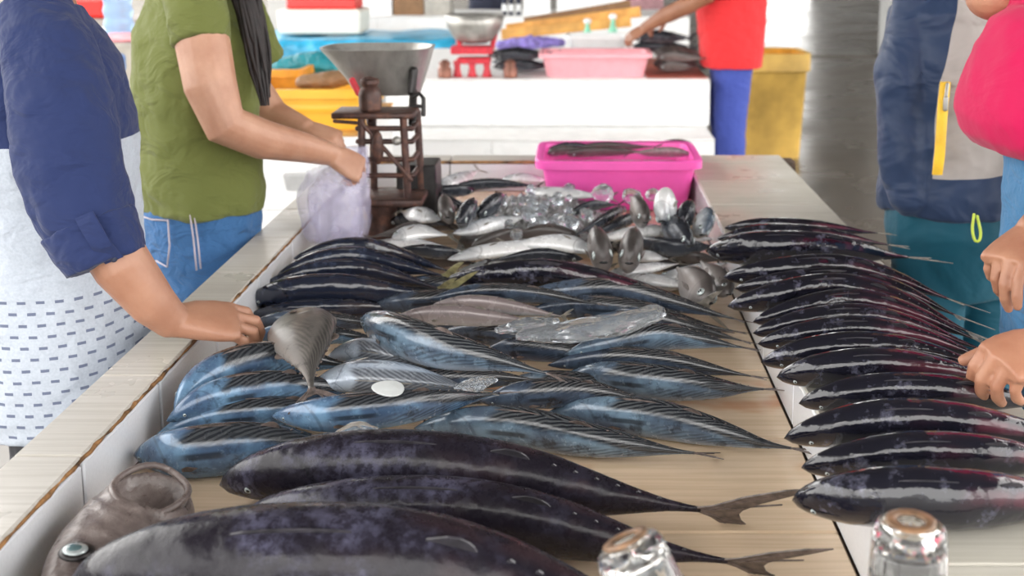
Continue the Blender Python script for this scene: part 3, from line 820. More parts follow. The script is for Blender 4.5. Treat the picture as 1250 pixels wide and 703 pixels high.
# ================================================================== MATERIALS FOR THINGS
M['pink'] = simple('hot_pink_plastic', (.95, .12, .50), .35, var=.03)
M['palepink'] = simple('pale_pink_plastic', (.88, .40, .45), .4, var=.05)
M['yellow'] = simple('yellow_plastic', (.85, .45, .035), .4, var=.08, scale=5)
M['binyellow'] = simple('faded_yellow_plastic', (.58, .36, .075), .5, var=.25, scale=3)
M['bin_in'] = simple('orange_inside', (.70, .30, .02), .5)
M['cream'] = simple('cream_foam', (.84, .80, .70), .6, var=.03)
M['red'] = simple('red_plastic', (.72, .03, .025), .4)
M['redpaint'] = simple('red_paint', (.62, .03, .05), .4, var=.15, scale=30)
M['tarp'] = simple('blue_tarp', (.04, .40, .66), .3, var=.2, scale=6, bump=.4)
M['teal'] = simple('teal_cloth', (.02, .25, .30), .5, var=.2)
M['white'] = simple('white_plastic', (.82, .83, .83), .35, var=.03)
M['grey'] = simple('grey_plastic', (.5, .5, .5), .5)
M['orangewood'] = simple('orange_board', (.70, .36, .09), .5, var=.2, scale=8)
M['brown'] = simple('brown_box', (.24, .13, .06), .6)
M['copper'] = simple('copper_weight', (.30, .13, .09), .45, metal=.4, var=.3)
M['greenp'] = simple('green_plastic', (.22, .60, .42), .4)
M['purple'] = simple('purple_bag', (.28, .22, .62), .4, var=.3, scale=30)
M['redmat'] = simple('red_counter_top', (.45, .13, .09), .5, var=.2, scale=8)
M['dan'] = simple('dark_cloth', (.02, .025, .05), .8)
M['pinkcloth'] = simple('dusty_pink_cloth', (.40, .22, .24), .8)
t = NT('rusty_iron'); o = t.coord(); f = t.noise(o, 30, 6, .65)
t.p(Base_Color=t.ramp(f, [(.3, (.035, .022, .02)), (.5, (.085, .045, .038)), (.68, (.19, .09, .06))]), Roughness=t.ramp(f, [(.3, .3), (.7, .7)]), Metallic=.35); t.bump(f, .5, .004); M['rust'] = t.m
t = NT('dull_zinc'); o = t.coord(); f = t.noise(t.mapped(o, (1, 1, .4)), 18, 5, .6)
t.p(Base_Color=t.ramp(f, [(.3, (.26, .25, .23)), (.7, (.50, .49, .46))]), Roughness=.42, Metallic=.65); M['zinc'] = t.m
M['black_iron'] = simple('black_iron', (.025, .022, .022), .35, metal=.3, var=.3, scale=30)
def plastic_film(name, col, alpha, rough=.12, bs=28):
    t = NT(name); o = t.coord()
    f = t.noise(o, bs, 4, .6)
    t.p(Base_Color=col, Roughness=rough, Alpha=t.ramp(f, [(.3, alpha*.55), (.7, min(1, alpha*1.35))]), Specular_IOR_Level=.8)
    t.bump(t.noise(t.mapped(o, (1, 1, .35)), bs, 3, .5, 1.0), .35, .02)
    return t.m
M['film'] = plastic_film('clear_film', (.86, .88, .90), .16)
M['bagfilm'] = plastic_film('milky_bag_film', (.60, .57, .76), .34, .08, 16)
M['bagfill'] = simple('lavender_fill', (.42, .38, .60), .4, var=.25, scale=22)
t = NT('ice'); o = t.coord()
t.p(Base_Color=(.80, .84, .88), Roughness=.06, Transmission_Weight=.9, IOR=1.31); t.bump(t.noise(o, 40, 3), .4, .006); M['ice'] = t.m
t = NT('crushed_ice'); o = t.coord()
t.p(Base_Color=t.ramp(t.noise(o, 60, 4), [(.3, (.22, .22, .23)), (.7, (.55, .56, .57))]), Roughness=.2, Transmission_Weight=.35, IOR=1.31); t.bump(t.noise(o, 70, 4), .9, .01); M['crushed'] = t.m
t = NT('clear_glass'); t.p(Base_Color=(.97, .97, .95), Roughness=.02, Transmission_Weight=1.0, IOR=1.46); M['glass'] = t.m
M['rustyring'] = simple('brown_residue', (.27, .15, .08), .4, var=.3, scale=60)
def skinmat(name, col, dark):
    t = NT(name); o = t.coord(); f = t.noise(o, 14, 4); f2 = t.noise(o, 120, 4, .6)
    t.p(Base_Color=t.mix(t.math('MULTIPLY', f2, .25), t.ramp(f, [(.3, dark), (.7, col)]), dark), Roughness=.45, Subsurface_Weight=.06, Subsurface_Radius=(.012, .004, .002), Subsurface_Scale=.5)
    t.bump(t.noise(o, 160, 4, .6), .22, .003); return t.m
M['skin_a'] = skinmat('skin_tan', (.43, .23, .15), (.33, .155, .095))
M['skin_b'] = skinmat('skin_light', (.55, .31, .21), (.41, .20, .125))
M['skin_c'] = skinmat('skin_warm', (.46, .235, .145), (.35, .15, .09))
M['skin_d'] = skinmat('skin_brown', (.33, .15, .085), (.26, .11, .06))
def cloth(name, col, var=.12, folds=.6, fs=9, rough=.85, weave=True):
    t = NT(name); o = t.coord(); f = t.noise(t.mapped(o, (1, 1, 1.6)), fs, 3, .5, .6); f2 = t.noise(o, 350, 2)
    c = t.mix(t.math('MULTIPLY', f2, .3), col, tuple(x*(1-var*2) for x in col))
    t.p(Base_Color=c, Roughness=rough, Specular_IOR_Level=.25, Sheen_Weight=.1)
    t.bump(f, folds, .03); return t
M['green'] = cloth('olive_cotton', (.145, .165, .045), folds=.9).m
M['navy'] = cloth('navy_cotton', (.018, .03, .10), fs=12).m
M['shirt_red'] = cloth('red_cotton', (.72, .035, .04)).m
M['trouser_blue'] = cloth('blue_trouser', (.06, .09, .38)).m
M['jean'] = cloth('denim', (.055, .16, .36), .42, .8, 16).m
M['jean_light'] = cloth('light_denim', (.065, .20, .38), .3, .5, 14).m
M['stitch'] = simple('pale_stitching', (.50, .45, .50), .8)
M['tealpants'] = cloth('teal_trouser', (.005, .075, .115), .1, .4, 6, .6).m
M['magenta'] = cloth('magenta_jersey', (.52, .005, .075), .08, .35, 7, .8).m
M['hair'] = simple('black_hair', (.014, .008, .008), .6, var=.4, scale=50)
M['trouser_dark'] = cloth('dark_trouser', (.03, .03, .035)).m
t = cloth('two_tone_shirt', (.6, .6, .6), fs=11); o = t.coord(); q = t.xyz(o)
hea = t.ramp(t.noise(o, 220, 3), [(.35, (.40, .44, .50)), (.65, (.46, .50, .56))])
zz = t.math('ADD', q[2], t.math('MULTIPLY', q[1], .05))
row = t.math('MULTIPLY', q[2], 50.0)
par = t.math('MULTIPLY', t.math('MODULO', t.math('FLOOR', row), 2.0), .5)
circ = t.math('MULTIPLY', t.math('ADD', q[0], t.math('MULTIPLY', q[1], .35)), 31.0)
fx = t.math('FRACT', t.math('ADD', circ, t.math('ADD', par, 100.0))); fz = t.math('FRACT', row)
dash = t.math('MULTIPLY', t.math('LESS_THAN', fx, .46), t.math('LESS_THAN', t.math('ABSOLUTE', t.math('SUBTRACT', fz, .5)), .13))
dash = t.math('MULTIPLY', dash, t.math('LESS_THAN', q[2], .905))
c = t.mix(dash, hea, (.13, .15, .22))
c = t.mix(t.math('GREATER_THAN', zz, 1.15), c, (.018, .03, .10))
t.p(Base_Color=c); M['twotone'] = t.m
t = cloth('jacket_shell', (.02, .04, .09), .1, 1.0, 5, .5); o = t.coord(); q = t.xyz(o)
edge = t.math('ADD', -.115, t.math('MULTIPLY', t.math('SUBTRACT', q[2], 1.18), t.math('MULTIPLY', t.math('GREATER_THAN', q[2], 1.18), .22)))
gm = t.math('MULTIPLY', t.math('GREATER_THAN', q[0], edge), t.math('GREATER_THAN', q[2], t.math('ADD', .965, t.math('MULTIPLY', q[0], .05))))
t.p(Base_Color=t.mix(gm, (.020, .037, .085), (.36, .33, .31))); M['jacket'] = t.m
M['zip_yellow'] = simple('yellow_zip', (.85, .52, .03), .5)
M['cord'] = simple('lime_cord', (.62, .75, .08), .6)
M['lips'] = simple('lips', (.55, .12, .11), .4)
M['white_eye'] = simple('eye_white', (.8, .8, .78), .2)
M['stone'] = simple('stone_grey_crate', (.42, .40, .36), .6)

# ================================================================== THE CUT FISH HEAD (bottom left)
c0 = P(140, 660, ZF+.05)
tip = P(72, 735, ZF+.04); back = P(205, 600, ZF+.045)
ax = (back-tip); Lh = ax.length; ax.normalize()
nrm = V((.25, -.30, .92)); nrm = (nrm-ax*nrm.dot(ax)).normalized(); lat = nrm.cross(ax).normalized()
ctr = (tip+back)/2
root = empty('cut_fish_head', (ctr.x, ctr.y, ZF)); tag(root, 'cut grey-brown fish head with a staring eye and open gill hollow at bottom left', 'fish head')
b = MB(); vs_ = []; fs_ = []; NU, NV = 72, 64
for i in range(NU):
    u = (i+.5)/NU; s = math.sin(math.pi*u)
    x = -math.cos(math.pi*u)
    rr = math.sin(math.pi*u)**.75
    for k in range(NV):
        q = 2*math.pi*k/NV
        wid = .066*(1+.16*x); hgt = .042*(1+.18*x)
        p = ctr+ax*(x*Lh*.5)+lat*math.sin(q)*rr*wid+nrm*math.cos(q)*rr*hgt
        cu, cv = (x-.50)/.36, math.sin(q)*rr/.66
        d = math.hypot(cu, cv)
        if math.cos(q) > 0:
            if d < 1: p -= nrm*.034*(1-d*d)**.7*(1 if d > 0 else 1)
            p += nrm*.007*math.exp(-((d-1.08)/.13)**2)
            p += nrm*.003*math.exp(-((d-1.5)/.10)**2)
        g = mnoise.noise(p*60)*.0022+mnoise.noise(p*150)*.0008
        vs_.append(p+nrm*g)
for i in range(NU-1):
    for k in range(NV):
        k2 = (k+1) % NV
        fs_.append((i*NV+k, (i+1)*NV+k, (i+1)*NV+k2, i*NV+k2))
fs_.append(tuple(range(NV))); fs_.append(tuple((NU-1)*NV+k for k in range(NV))[::-1])
b.add(vs_, fs_)
t = NT('cut_head_skin'); o = t.coord(); f = t.noise(o, 26, 6, .65, .5); f2 = t.noise(o, 90, 4)
t.p(Base_Color=t.mix(t.math('MULTIPLY', f2, .5), t.ramp(f, [(.3, (.065, .052, .05)), (.5, (.17, .135, .125)), (.7, (.27, .23, .215))]), (.09, .07, .065)), Roughness=t.ramp(f2, [(.3, .22), (.7, .5)])); t.bump(f2, .5, .004)
b.build('flesh', t.m, root)
ep = P(92, 671, ZF+.083); er = .0145
en = (nrm*.8+V((-.2, -.55, .1))).normalized(); Mx = Matrix((ax, en.cross(ax).normalized(), en)).transposed()
skt = MB().ell(ep-en*.005, (er*1.45, er*1.35, er*.6), 20, 10, Mx).build('eye_socket', M['black_iron'], root)
ey = MB().ell(ep, (er, er, er*.5), 20, 10, Mx).build('eye', M['eye_ring'], root)
MB().ell(ep+en*er*.25, (er*.66, er*.66, er*.34), 18, 8, Mx).build('pupil', simple('clouded_pupil', (.10, .16, .17), .12), ey)
gc = back-ax*.01
b = MB()
ringp = [ctr+ax*(.50+.40*math.cos(a_))*Lh*.5+lat*math.sin(a_)*.046+nrm*(.040+.003*math.sin(3*a_)) for a_ in [2*math.pi*i/28 for i in range(29)]]
b.tube(ringp, .0045, 8, False).build('gill_rim', t.m, root)

# ================================================================== ICE, FILM, SCRAPS
def chunk(c, r, mat, name, jag=.35, flat=False):
    b = MB(); b.ell((0, 0, 0), (r, r*.85, r*.75), 9, 6, Matrix.Rotation(random.uniform(0, 3), 3, 'X') @ Matrix.Rotation(random.uniform(0, 3), 3, 'Z'))
    s = random.uniform(0, 99)
    b.v = [V(c)+p*(1+jag*mnoise.noise(p/r*1.1+V((s, s, s)))) for p in b.v]
    return b.build(name, mat, None, smooth=False, org=c)
b = MB(); n1, n2 = 46, 26; vs_ = []; fs_ = []
hc = P(655, 258, ZF+.05)
for j in range(n2):
    for i in range(n1):
        x = -.20+.42*i/(n1-1); y = -.24+.52*j/(n2-1)
        e_ = max(0, 1-(x/.20)**2*.9-(y/.26)**2*.9)
        z = ZF+.002+.075*e_**.6+(.018*mnoise.noise(V((x*30, y*30, 3)))+.02*mnoise.noise(V((x*70, y*70, 9))))*min(1, e_*3)
        vs_.append(V((hc.x+x, hc.y+y, max(ZF+.001, z))))
for j in range(n2-1):
    for i in range(n1-1): fs_.append((j*n1+i, j*n1+i+1, (j+1)*n1+i+1, (j+1)*n1+i))
base_i = len(vs_)
b.add(vs_, fs_)
ic = b.build('crushed_ice', M['crushed'], None, smooth=False, org=(hc.x, hc.y, ZF))
tag(ic, 'mound of crushed ice in front of the pink crate', 'ice', kind='stuff')
random.seed(11)
GI = 'loose ice lumps on the ice mound'
for i in range(46):
    x = random.gauss(652, 36); y = random.gauss(254, 15)
    x = min(694, max(588, x)); y = min(286, max(230, y))
    r = random.uniform(4, 9)*2.9/FPX
    c = P(x, y, ZF+.085+random.uniform(-.008, .02))
    tag(chunk(c, r, M['ice'], 'ice_lump'), 'small clear ice lump in the heap left of the slanting dark fish', 'ice', GI)
for x, y, w, lb in ((736, 236, 15, 'large round ice lump leaning on the pink crate, left one'), (771, 240, 13, 'large round ice lump leaning on the pink crate, middle one'),
                    (797, 238, 11, 'pinkish clear ice lump leaning on the pink crate, right one'), (694, 272, 15, 'big clear ice lump at the right foot of the ice mound'),
                    (646, 262, 12, 'big clear ice lump in the middle of the ice mound'), (716, 262, 10, 'ice lump touching the narrow dark fish')):
    c = P(x, y, ZF+.105); tag(chunk(c, w*depth(c)/FPX, M['ice'], 'ice_lump', .2), lb, 'ice', 'large ice lumps')
# clear bag of ice in the middle of the pile
def bagblob(name, label, pts, rad, mat, cat, sq=.6, crump=.22, group=None, fill=None, seg=26, N=30):
    pts3, _ = catmull(pts, N)
    mid = pts3[N//2]
    root = empty(name, (mid.x, mid.y, min(p.z for p in pts3)-max(rad)*sq)); tag(root, label, cat, group)
    b = MB(); rr = []
    for i in range(N):
        f = i/(N-1)*(len(rad)-1); k = min(int(f), len(rad)-2); rr.append(rad[k]+(rad[k+1]-rad[k])*(f-k))
    b.tube(pts3, rr, seg, True, sq, (0, 0, 1))
    cen = mid
    out = []
    for p in b.v:
        nz = mnoise.noise(p*34)*.5+mnoise.noise(p*80)*.3
        q = min(pts3, key=lambda c_: (c_-p).length)
        out.append(p+(p-q)*nz*crump*2.2)
    b.v = out
    b.build('film', mat, root, smooth=False)
    if fill:
        c2 = MB(); c2.tube(pts3[3:-5], [x*.78 for x in rr[3:-5]], 18, True, sq, (0, 0, 1))
        c2.v = [p+V((mnoise.noise(p*45), mnoise.noise(p*45+V((9, 9, 9))), mnoise.noise(p*50+V((4, 0, 3)))))*.006 for p in c2.v]
        c2.build('contents', fill, root)
    return root
zb = ZF+.115
bagblob('ice_bag', 'crumpled clear plastic bag of ice with an open neck in the middle of the pile', [P(640, 410, zb), P(690, 405, zb), P(745, 397, zb+.01), P(798, 383, zb+.025)], [.014, .028, .032, .024], M['ice'], 'plastic bag', .62, .3, None, None, 11, 10)
bagblob('film_scrap', 'small crumpled clear film near the tail of the slanting blue bonito', [P(560, 472, zb), P(582, 468, zb), P(602, 464, zb)], [.008, .016, .010], M['ice'], 'plastic', .6, .4, None, None, 10, 8)
bagblob('film_scrap', 'crumpled clear film between the pinkish fish and the ice bag', [P(612, 402, zb), P(640, 396, zb), P(672, 392, zb)], [.010, .022, .014], M['ice'], 'plastic', .6, .4, None, None, 10, 8)
bagblob('film_scrap', 'small loop of clear film on the back of the large tuna', [P(415, 528, ZF+.105), P(440, 521, ZF+.108), P(458, 524, ZF+.105)], [.006, .012, .007], M['ice'], 'plastic', .6, .4, None, None, 10, 8)
c = P(470, 474, ZF+.135)
b = MB(); pl = []
for i in range(24):
    a_ = 2*math.pi*i/24; x = math.cos(a_); y = math.sin(a_)
    pl.append(c+V((x*.024+.004, y*.017*(1+.35*x), -.002*x+.005*y)))
b.prism(pl, (0, -.35, 1), .003)
tag(b.build('plastic_scrap', simple('dull_white', (.55, .57, .57), .3, var=.1), None, smooth=False, bevel=.001, org=c), 'white rounded plastic scrap lying on the silvery bonito', 'plastic')

# ================================================================== PINK CRATE AND OTHER TUBS
def tub(name, label, cx, y0, y1, x0, x1, zb, zt, mat, cat, taper=.86, rim=.016, wall=.006, group=None):
    root = empty(name, (cx, (y0+y1)/2, zb)); tag(root, label, cat, group)
    yc = (y0+y1)/2; hx, hy = (x1-x0)/2-rim, (y1-y0)/2-rim; xc = (x0+x1)/2
    def ring(sx, sy, z): return (V((xc, yc, z)), V((sx, 0, 0)), V((0, sy, 0)))
    rings = [ring(hx*taper, hy*taper, zb), ring(hx*(taper+.02), hy*(taper+.02), zb+.006), ring(hx, hy, zt-.012), ring(hx, hy, zt), ring(hx-wall, hy-wall, zt), ring(hx*taper-wall, hy*taper-wall, zb+.01)]
    MB().loft(rings, 48, 9.0).build('body', mat, root, auto=.6)
    r2 = [ring(hx-.001, hy-.001, zt-.022), ring(hx+rim, hy+rim, zt-.022), ring(hx+rim, hy+rim, zt-.001), ring(hx+rim-.004, hy+rim-.004, zt+.003), ring(hx-.001, hy-.001, zt+.002)]
    b = MB(); b.loft(r2, 48, 9.0, False); n = 48
    b.build('rim', mat, root, auto=.6)
    return root, (xc, yc, hx, hy)
pk, _ = tub('pink_crate', 'hot pink plastic crate of fish at the back right corner of the basin', .128, 3.37, 3.74, -.118, .374, ZF+.004, .874, M['pink'], 'crate', .88, .018)
# fish inside the crate
zc = .862
for i, (lb, kd, x0, y0, x1, y1, a_) in enumerate((
    ('brownish fish at the left end inside the hot pink crate', 'greyscad', 668, 187, 720, 183, .020), ('long pale grey fish in the middle of the hot pink crate', 'greyscad', 690, 188, 790, 185, .020),
    ('grey fish at the back inside the hot pink crate', 'greyscad', 705, 181, 800, 179, .019), ('pinkish grey fish at the right inside the hot pink crate', 'pinkfish', 845, 188, 770, 186, .019),
    ('rusty brown fish lying over the back rim of the hot pink crate', 'greyscad', 846, 177, 790, 176, .018), ('dark fish near the left back corner of the hot pink crate', 'darkscad', 670, 181, 740, 180, .018))):
    p0, p1 = P(x0, y0, zc), P(x1, y1, zc)
    fish_world(kd, lb, [p0, p0.lerp(p1, .35)+V((0, .006, .004)), p0.lerp(p1, .7)+V((0, -.004, .002)), p1], a_, math.radians(45), 'fish in the hot pink crate', nseg=14, nring=24)

# ================================================================== TUMBLERS
def tumbler(label, c, axis, H_, r0, r1, ring):
    # stands mouth down: c = centre of the mouth, axis points to the glass base
    root = empty('glass_tumbler', c); tag(root, label, 'glass', 'glass tumblers at the front rim')
    t_ = .0025
    pr = [(r0, 0), (r0*.985, H_*.3), (r1*1.02, H_*.85), (r1, H_*.94), (r1*.9, H_*.985), (r1*.74, H_), (r1*.70, H_-.004), (.002, H_-.005), (.002, H_-.016), (r1*.80, H_-.018), (r1*.93, H_*.84), (r0-t_-.001, H_*.3), (r0-t_, 0)]
    MB().lathe(pr, c, axis, 60, True, .012, 15).build('glass_body', M['glass'], root)
    if ring:
        A = V(axis).normalized()
        MB().lathe([(r1*.68, H_+.0005), (r1*.68, H_+.003), (r1*.40, H_+.0035), (r1*.40, H_+.0005)], c, axis, 32, True).build('base_residue', M['rustyring'], root)
    return root
g1 = U(1112, 632, 1.06)
tumbler('upright glass tumbler standing mouth down in front of the nearest right skipjack', V((g1.x, g1.y, ZT+.001)), (0, 0, 1), g1.z-ZT-.006, .0375, .0325, True)
g2 = U(764, 668, 1.04)
axv = V((-.42, .20, .88)).normalized()
Hh = .165
c2 = g2-axv*Hh
c2.z = max(c2.z, ZT+.018)
tumbler('tilted glass tumbler over the tail of the middle large tuna', c2, axv, Hh, .0365, .031, True)

# ================================================================== RUSTY WEIGHING SCALE
ds = 3.12
def S(x, y, d=ds): return U(x, y, d)
k = ds/FPX
s0 = S(478, 270)
sc = empty('weighing_scale', (s0.x, s0.y, ZF)); tag(sc, 'old rusty balance scale with a big zinc scoop at the back left', 'scale')
yS = S(470, 200).y
b = MB()                                                        # scoop: long trough, wide rim, narrow bottom
q = S(468, 57, 3.27)
zt_ = q.z; zb_ = S(468, 112, 3.27).z
xl, xr = S(398, 58, 3.27).x, S(531, 54, 3.27).x
bl, br = S(437, 112, 3.27).x, S(514, 112, 3.27).x
rings = []
for f in (0, .35, .7, 1):
    l = bl+(xl-bl)*f**1.25; r = br+(xr-br)*f**.9
    rings.append((V(((l+r)/2, yS+.165, zb_+(zt_-zb_)*f)), V(((r-l)/2, 0, 0)), V((0, .075+.055*f, 0))))
ins = [(c_+V((0, 0, .004 if i_ else .006)), a_*.965, b_*.965) for i_, (c_, a_, b_) in enumerate(rings)][::-1]
b.loft(rings+[(rings[-1][0]+V((0, 0, .004)), rings[-1][1]*1.02, rings[-1][2]*1.02)]+ins, 36, 3.0)
b.build('scoop', M['zinc'], sc, auto=.7)
MB().tube([S(505, 86, 3.15), S(502, 112, 3.15)], .012, 10, True).build('scoop_bracket', M['black_iron'], sc)
b = MB().tube([S(430, 98, 3.15), S(438, 114, 3.15)], .009, 8, True).build('scoop_bracket', M['redpaint'], sc)
def bar(p, q, r, nm='bar', m='rust', seg=8): return MB().tube([p, q], r, seg, True).build(nm, M[m], sc)
pc = S(461, 136)
b = MB().box((pc.x, yS, pc.z), (98*k, .13, .016)); b.build('weight_plate', M['rust'], sc, bevel=.005)
b = MB().box((S(425, 137).x, yS, pc.z+.002), (.05, .09, .010)); b.build('plate_lip', M['rust'], sc, bevel=.004)
zp = pc.z
# hook at right
b = MB().tube([S(505, 118), S(512, 114), S(517, 120), S(517, 140)], .006, 8).build('hook', M['black_iron'], sc)
b = MB().tube([S(505, 129), S(516, 130)], .005, 8).build('hook', M['black_iron'], sc)
zb2 = S(470, 236).z
for x, dy in ((447, -.05), (497, -.05), (452, .06), (507, .06)):
    bar(V((S(x, 150).x, yS+dy, zp-.006)), V((S(x+(3 if x > 470 else -1), 236).x, yS+dy, zb2)), .010, 'post')
for y in (152, 168, 190, 210):
    bar(V((S(442, y).x, yS-.05, S(442, y).z)), V((S(507, y).x, yS-.05, S(507, y).z)), .007, 'crossbar')
    bar(V((S(507, y).x, yS-.05, S(507, y).z)), V((S(507, y).x, yS+.07, S(507, y).z)), .007, 'crossbar')
bar(V((S(448, 145).x, yS-.055, S(448, 145).z)), V((S(505, 215).x, yS-.055, S(505, 215).z)), .006, 'brace')
bar(V((S(415, 143).x, yS-.05, S(415, 143).z)), V((S(450, 146).x, yS-.05, S(450, 146).z)), .005, 'balance_arm')
MB().ell(S(461, 180, 3.05), (.016, .012, .045)).build('pointer_housing', M['rust'], sc)
MB().ell(S(484, 172, 3.05), (.012, .010, .012)).build('pivot', M['zinc'], sc)
MB().tube([S(505, 105, 3.22), S(503, 150)], .011, 8).build('scoop_post', M['black_iron'], sc)
MB().tube([S(445, 108, 3.22), S(452, 150, 3.16)], .011, 8).build('scoop_post', M['rust'], sc)
fb = S(475, 238)
b = MB().box((S(475, 238).x, yS, fb.z-.008), (.19, .17, .02)); b.build('base_plate', M['rust'], sc, bevel=.005)
wx = S(466, 250).x
zf_ = ZF+.002
MB().lathe([(.030, 0), (.040, .01), (.042, .03), (.036, .045), (.036, .075), (.041, .085), (.041, .11), (.034, .12), (.030, fb.z-.018-zf_)], (wx, yS-.03, zf_), (0, 0, 1), 28).build('pedestal_drum', M['rust'], sc, auto=.6)
MB().box((S(512, 214, 3.25).x, yS+.12, (S(512, 196, 3.25).z+ZF)/2), (.115, .14, S(512, 196, 3.25).z-ZF), top=.92).build('counter_box', M['black_iron'], sc, bevel=.006, smooth=False)
wc = S(457, 134)
wt = empty('iron_weight', (wc.x, yS-.035, zp+.009)); tag(wt, 'rusty jar-shaped iron weight on the plate of the old scale', 'weight')
hW = S(457, 92).z-(zp+.009)
MB().lathe([(.024, 0), (.029, .006), (.030, hW*.5), (.026, hW*.66), (.019, hW*.74), (.020, hW*.80), (.024, hW*.86), (.024, hW*.96), (.020, hW)], (wc.x, yS-.035, zp+.009), (0, 0, 1), 26).build('body', M['rust'], wt, auto=.6)
MB().tube([V((wc.x-.012, yS-.035, zp+.008+hW)), V((wc.x, yS-.035, zp+.012+hW)), V((wc.x+.012, yS-.035, zp+.008+hW))], .004, 8).build('grip', M['rust'], wt)

# ================================================================== PEOPLE
def hand(mb, wrist, fwd, dorsal, right=True, size=1.0, curls=((20, 45, 30),)*4, thumb=(.55, .75, -.45), spread=.0, tcurl=25):
    fwd = V(fwd).normalized(); dorsal = V(dorsal); dorsal = (dorsal-fwd*dorsal.dot(fwd)).normalized()
    lat = dorsal.cross(fwd) if right else fwd.cross(dorsal)
    s = size; w = V(wrist)
    rings = []
    for x, hw, ht, off in ((-.012, .026, .020, 0), (.012, .029, .019, 0), (.035, .037, .0185, .002), (.062, .042, .016, .001), (.084, .042, .0135, 0), (.094, .039, .010, -.001)):
        rings.append((w+fwd*x*s+lat*off*s, lat*hw*s, dorsal*ht*s))
    mb.loft(rings, 18, 2.6)
    for i in range(4):
        y0 = (.031, .0105, -.0105, -.030)[i]; L = (.070, .078, .072, .057)[i]*s; r = (.0092, .0096, .0090, .0080)[i]*s
        x0 = (.084, .090, .086, .078)[i]
        p = w+fwd*x0*s+lat*y0*s
        ang = 0; pts = [p-fwd*.018*s, p]; rads = [r*1.1, r*1.12]
        for fr_, c in zip((.45, .30, .25), curls[i]):
            ang += math.radians(c)
            dirv = (fwd*math.cos(ang)-dorsal*math.sin(ang)+lat*spread*(1.5-i)*.5).normalized()
            st = pts[-1]
            pts.append(st+dirv*L*fr_*.5); rads.append(r*.98)
            pts.append(st+dirv*L*fr_); rads.append(r*1.02)
        rads[-1] = r*.78; rads[-2] = r*.92
        mb.tube(pts, rads, 12)
    tv = (fwd*thumb[0]+lat*thumb[1]+dorsal*thumb[2]).normalized()
    p = w+fwd*.022*s+lat*.022*s-dorsal*.006*s
    t2 = (tv*math.cos(math.radians(tcurl))+fwd*math.sin(math.radians(tcurl))).normalized()
    mb.tube([p, p+tv*.035*s, p+tv*.048*s, p+tv*.048*s+t2*.020*s, p+tv*.048*s+t2*.040*s], [.016*s, .0135*s, .0118*s, .0112*s, .0085*s], 12)

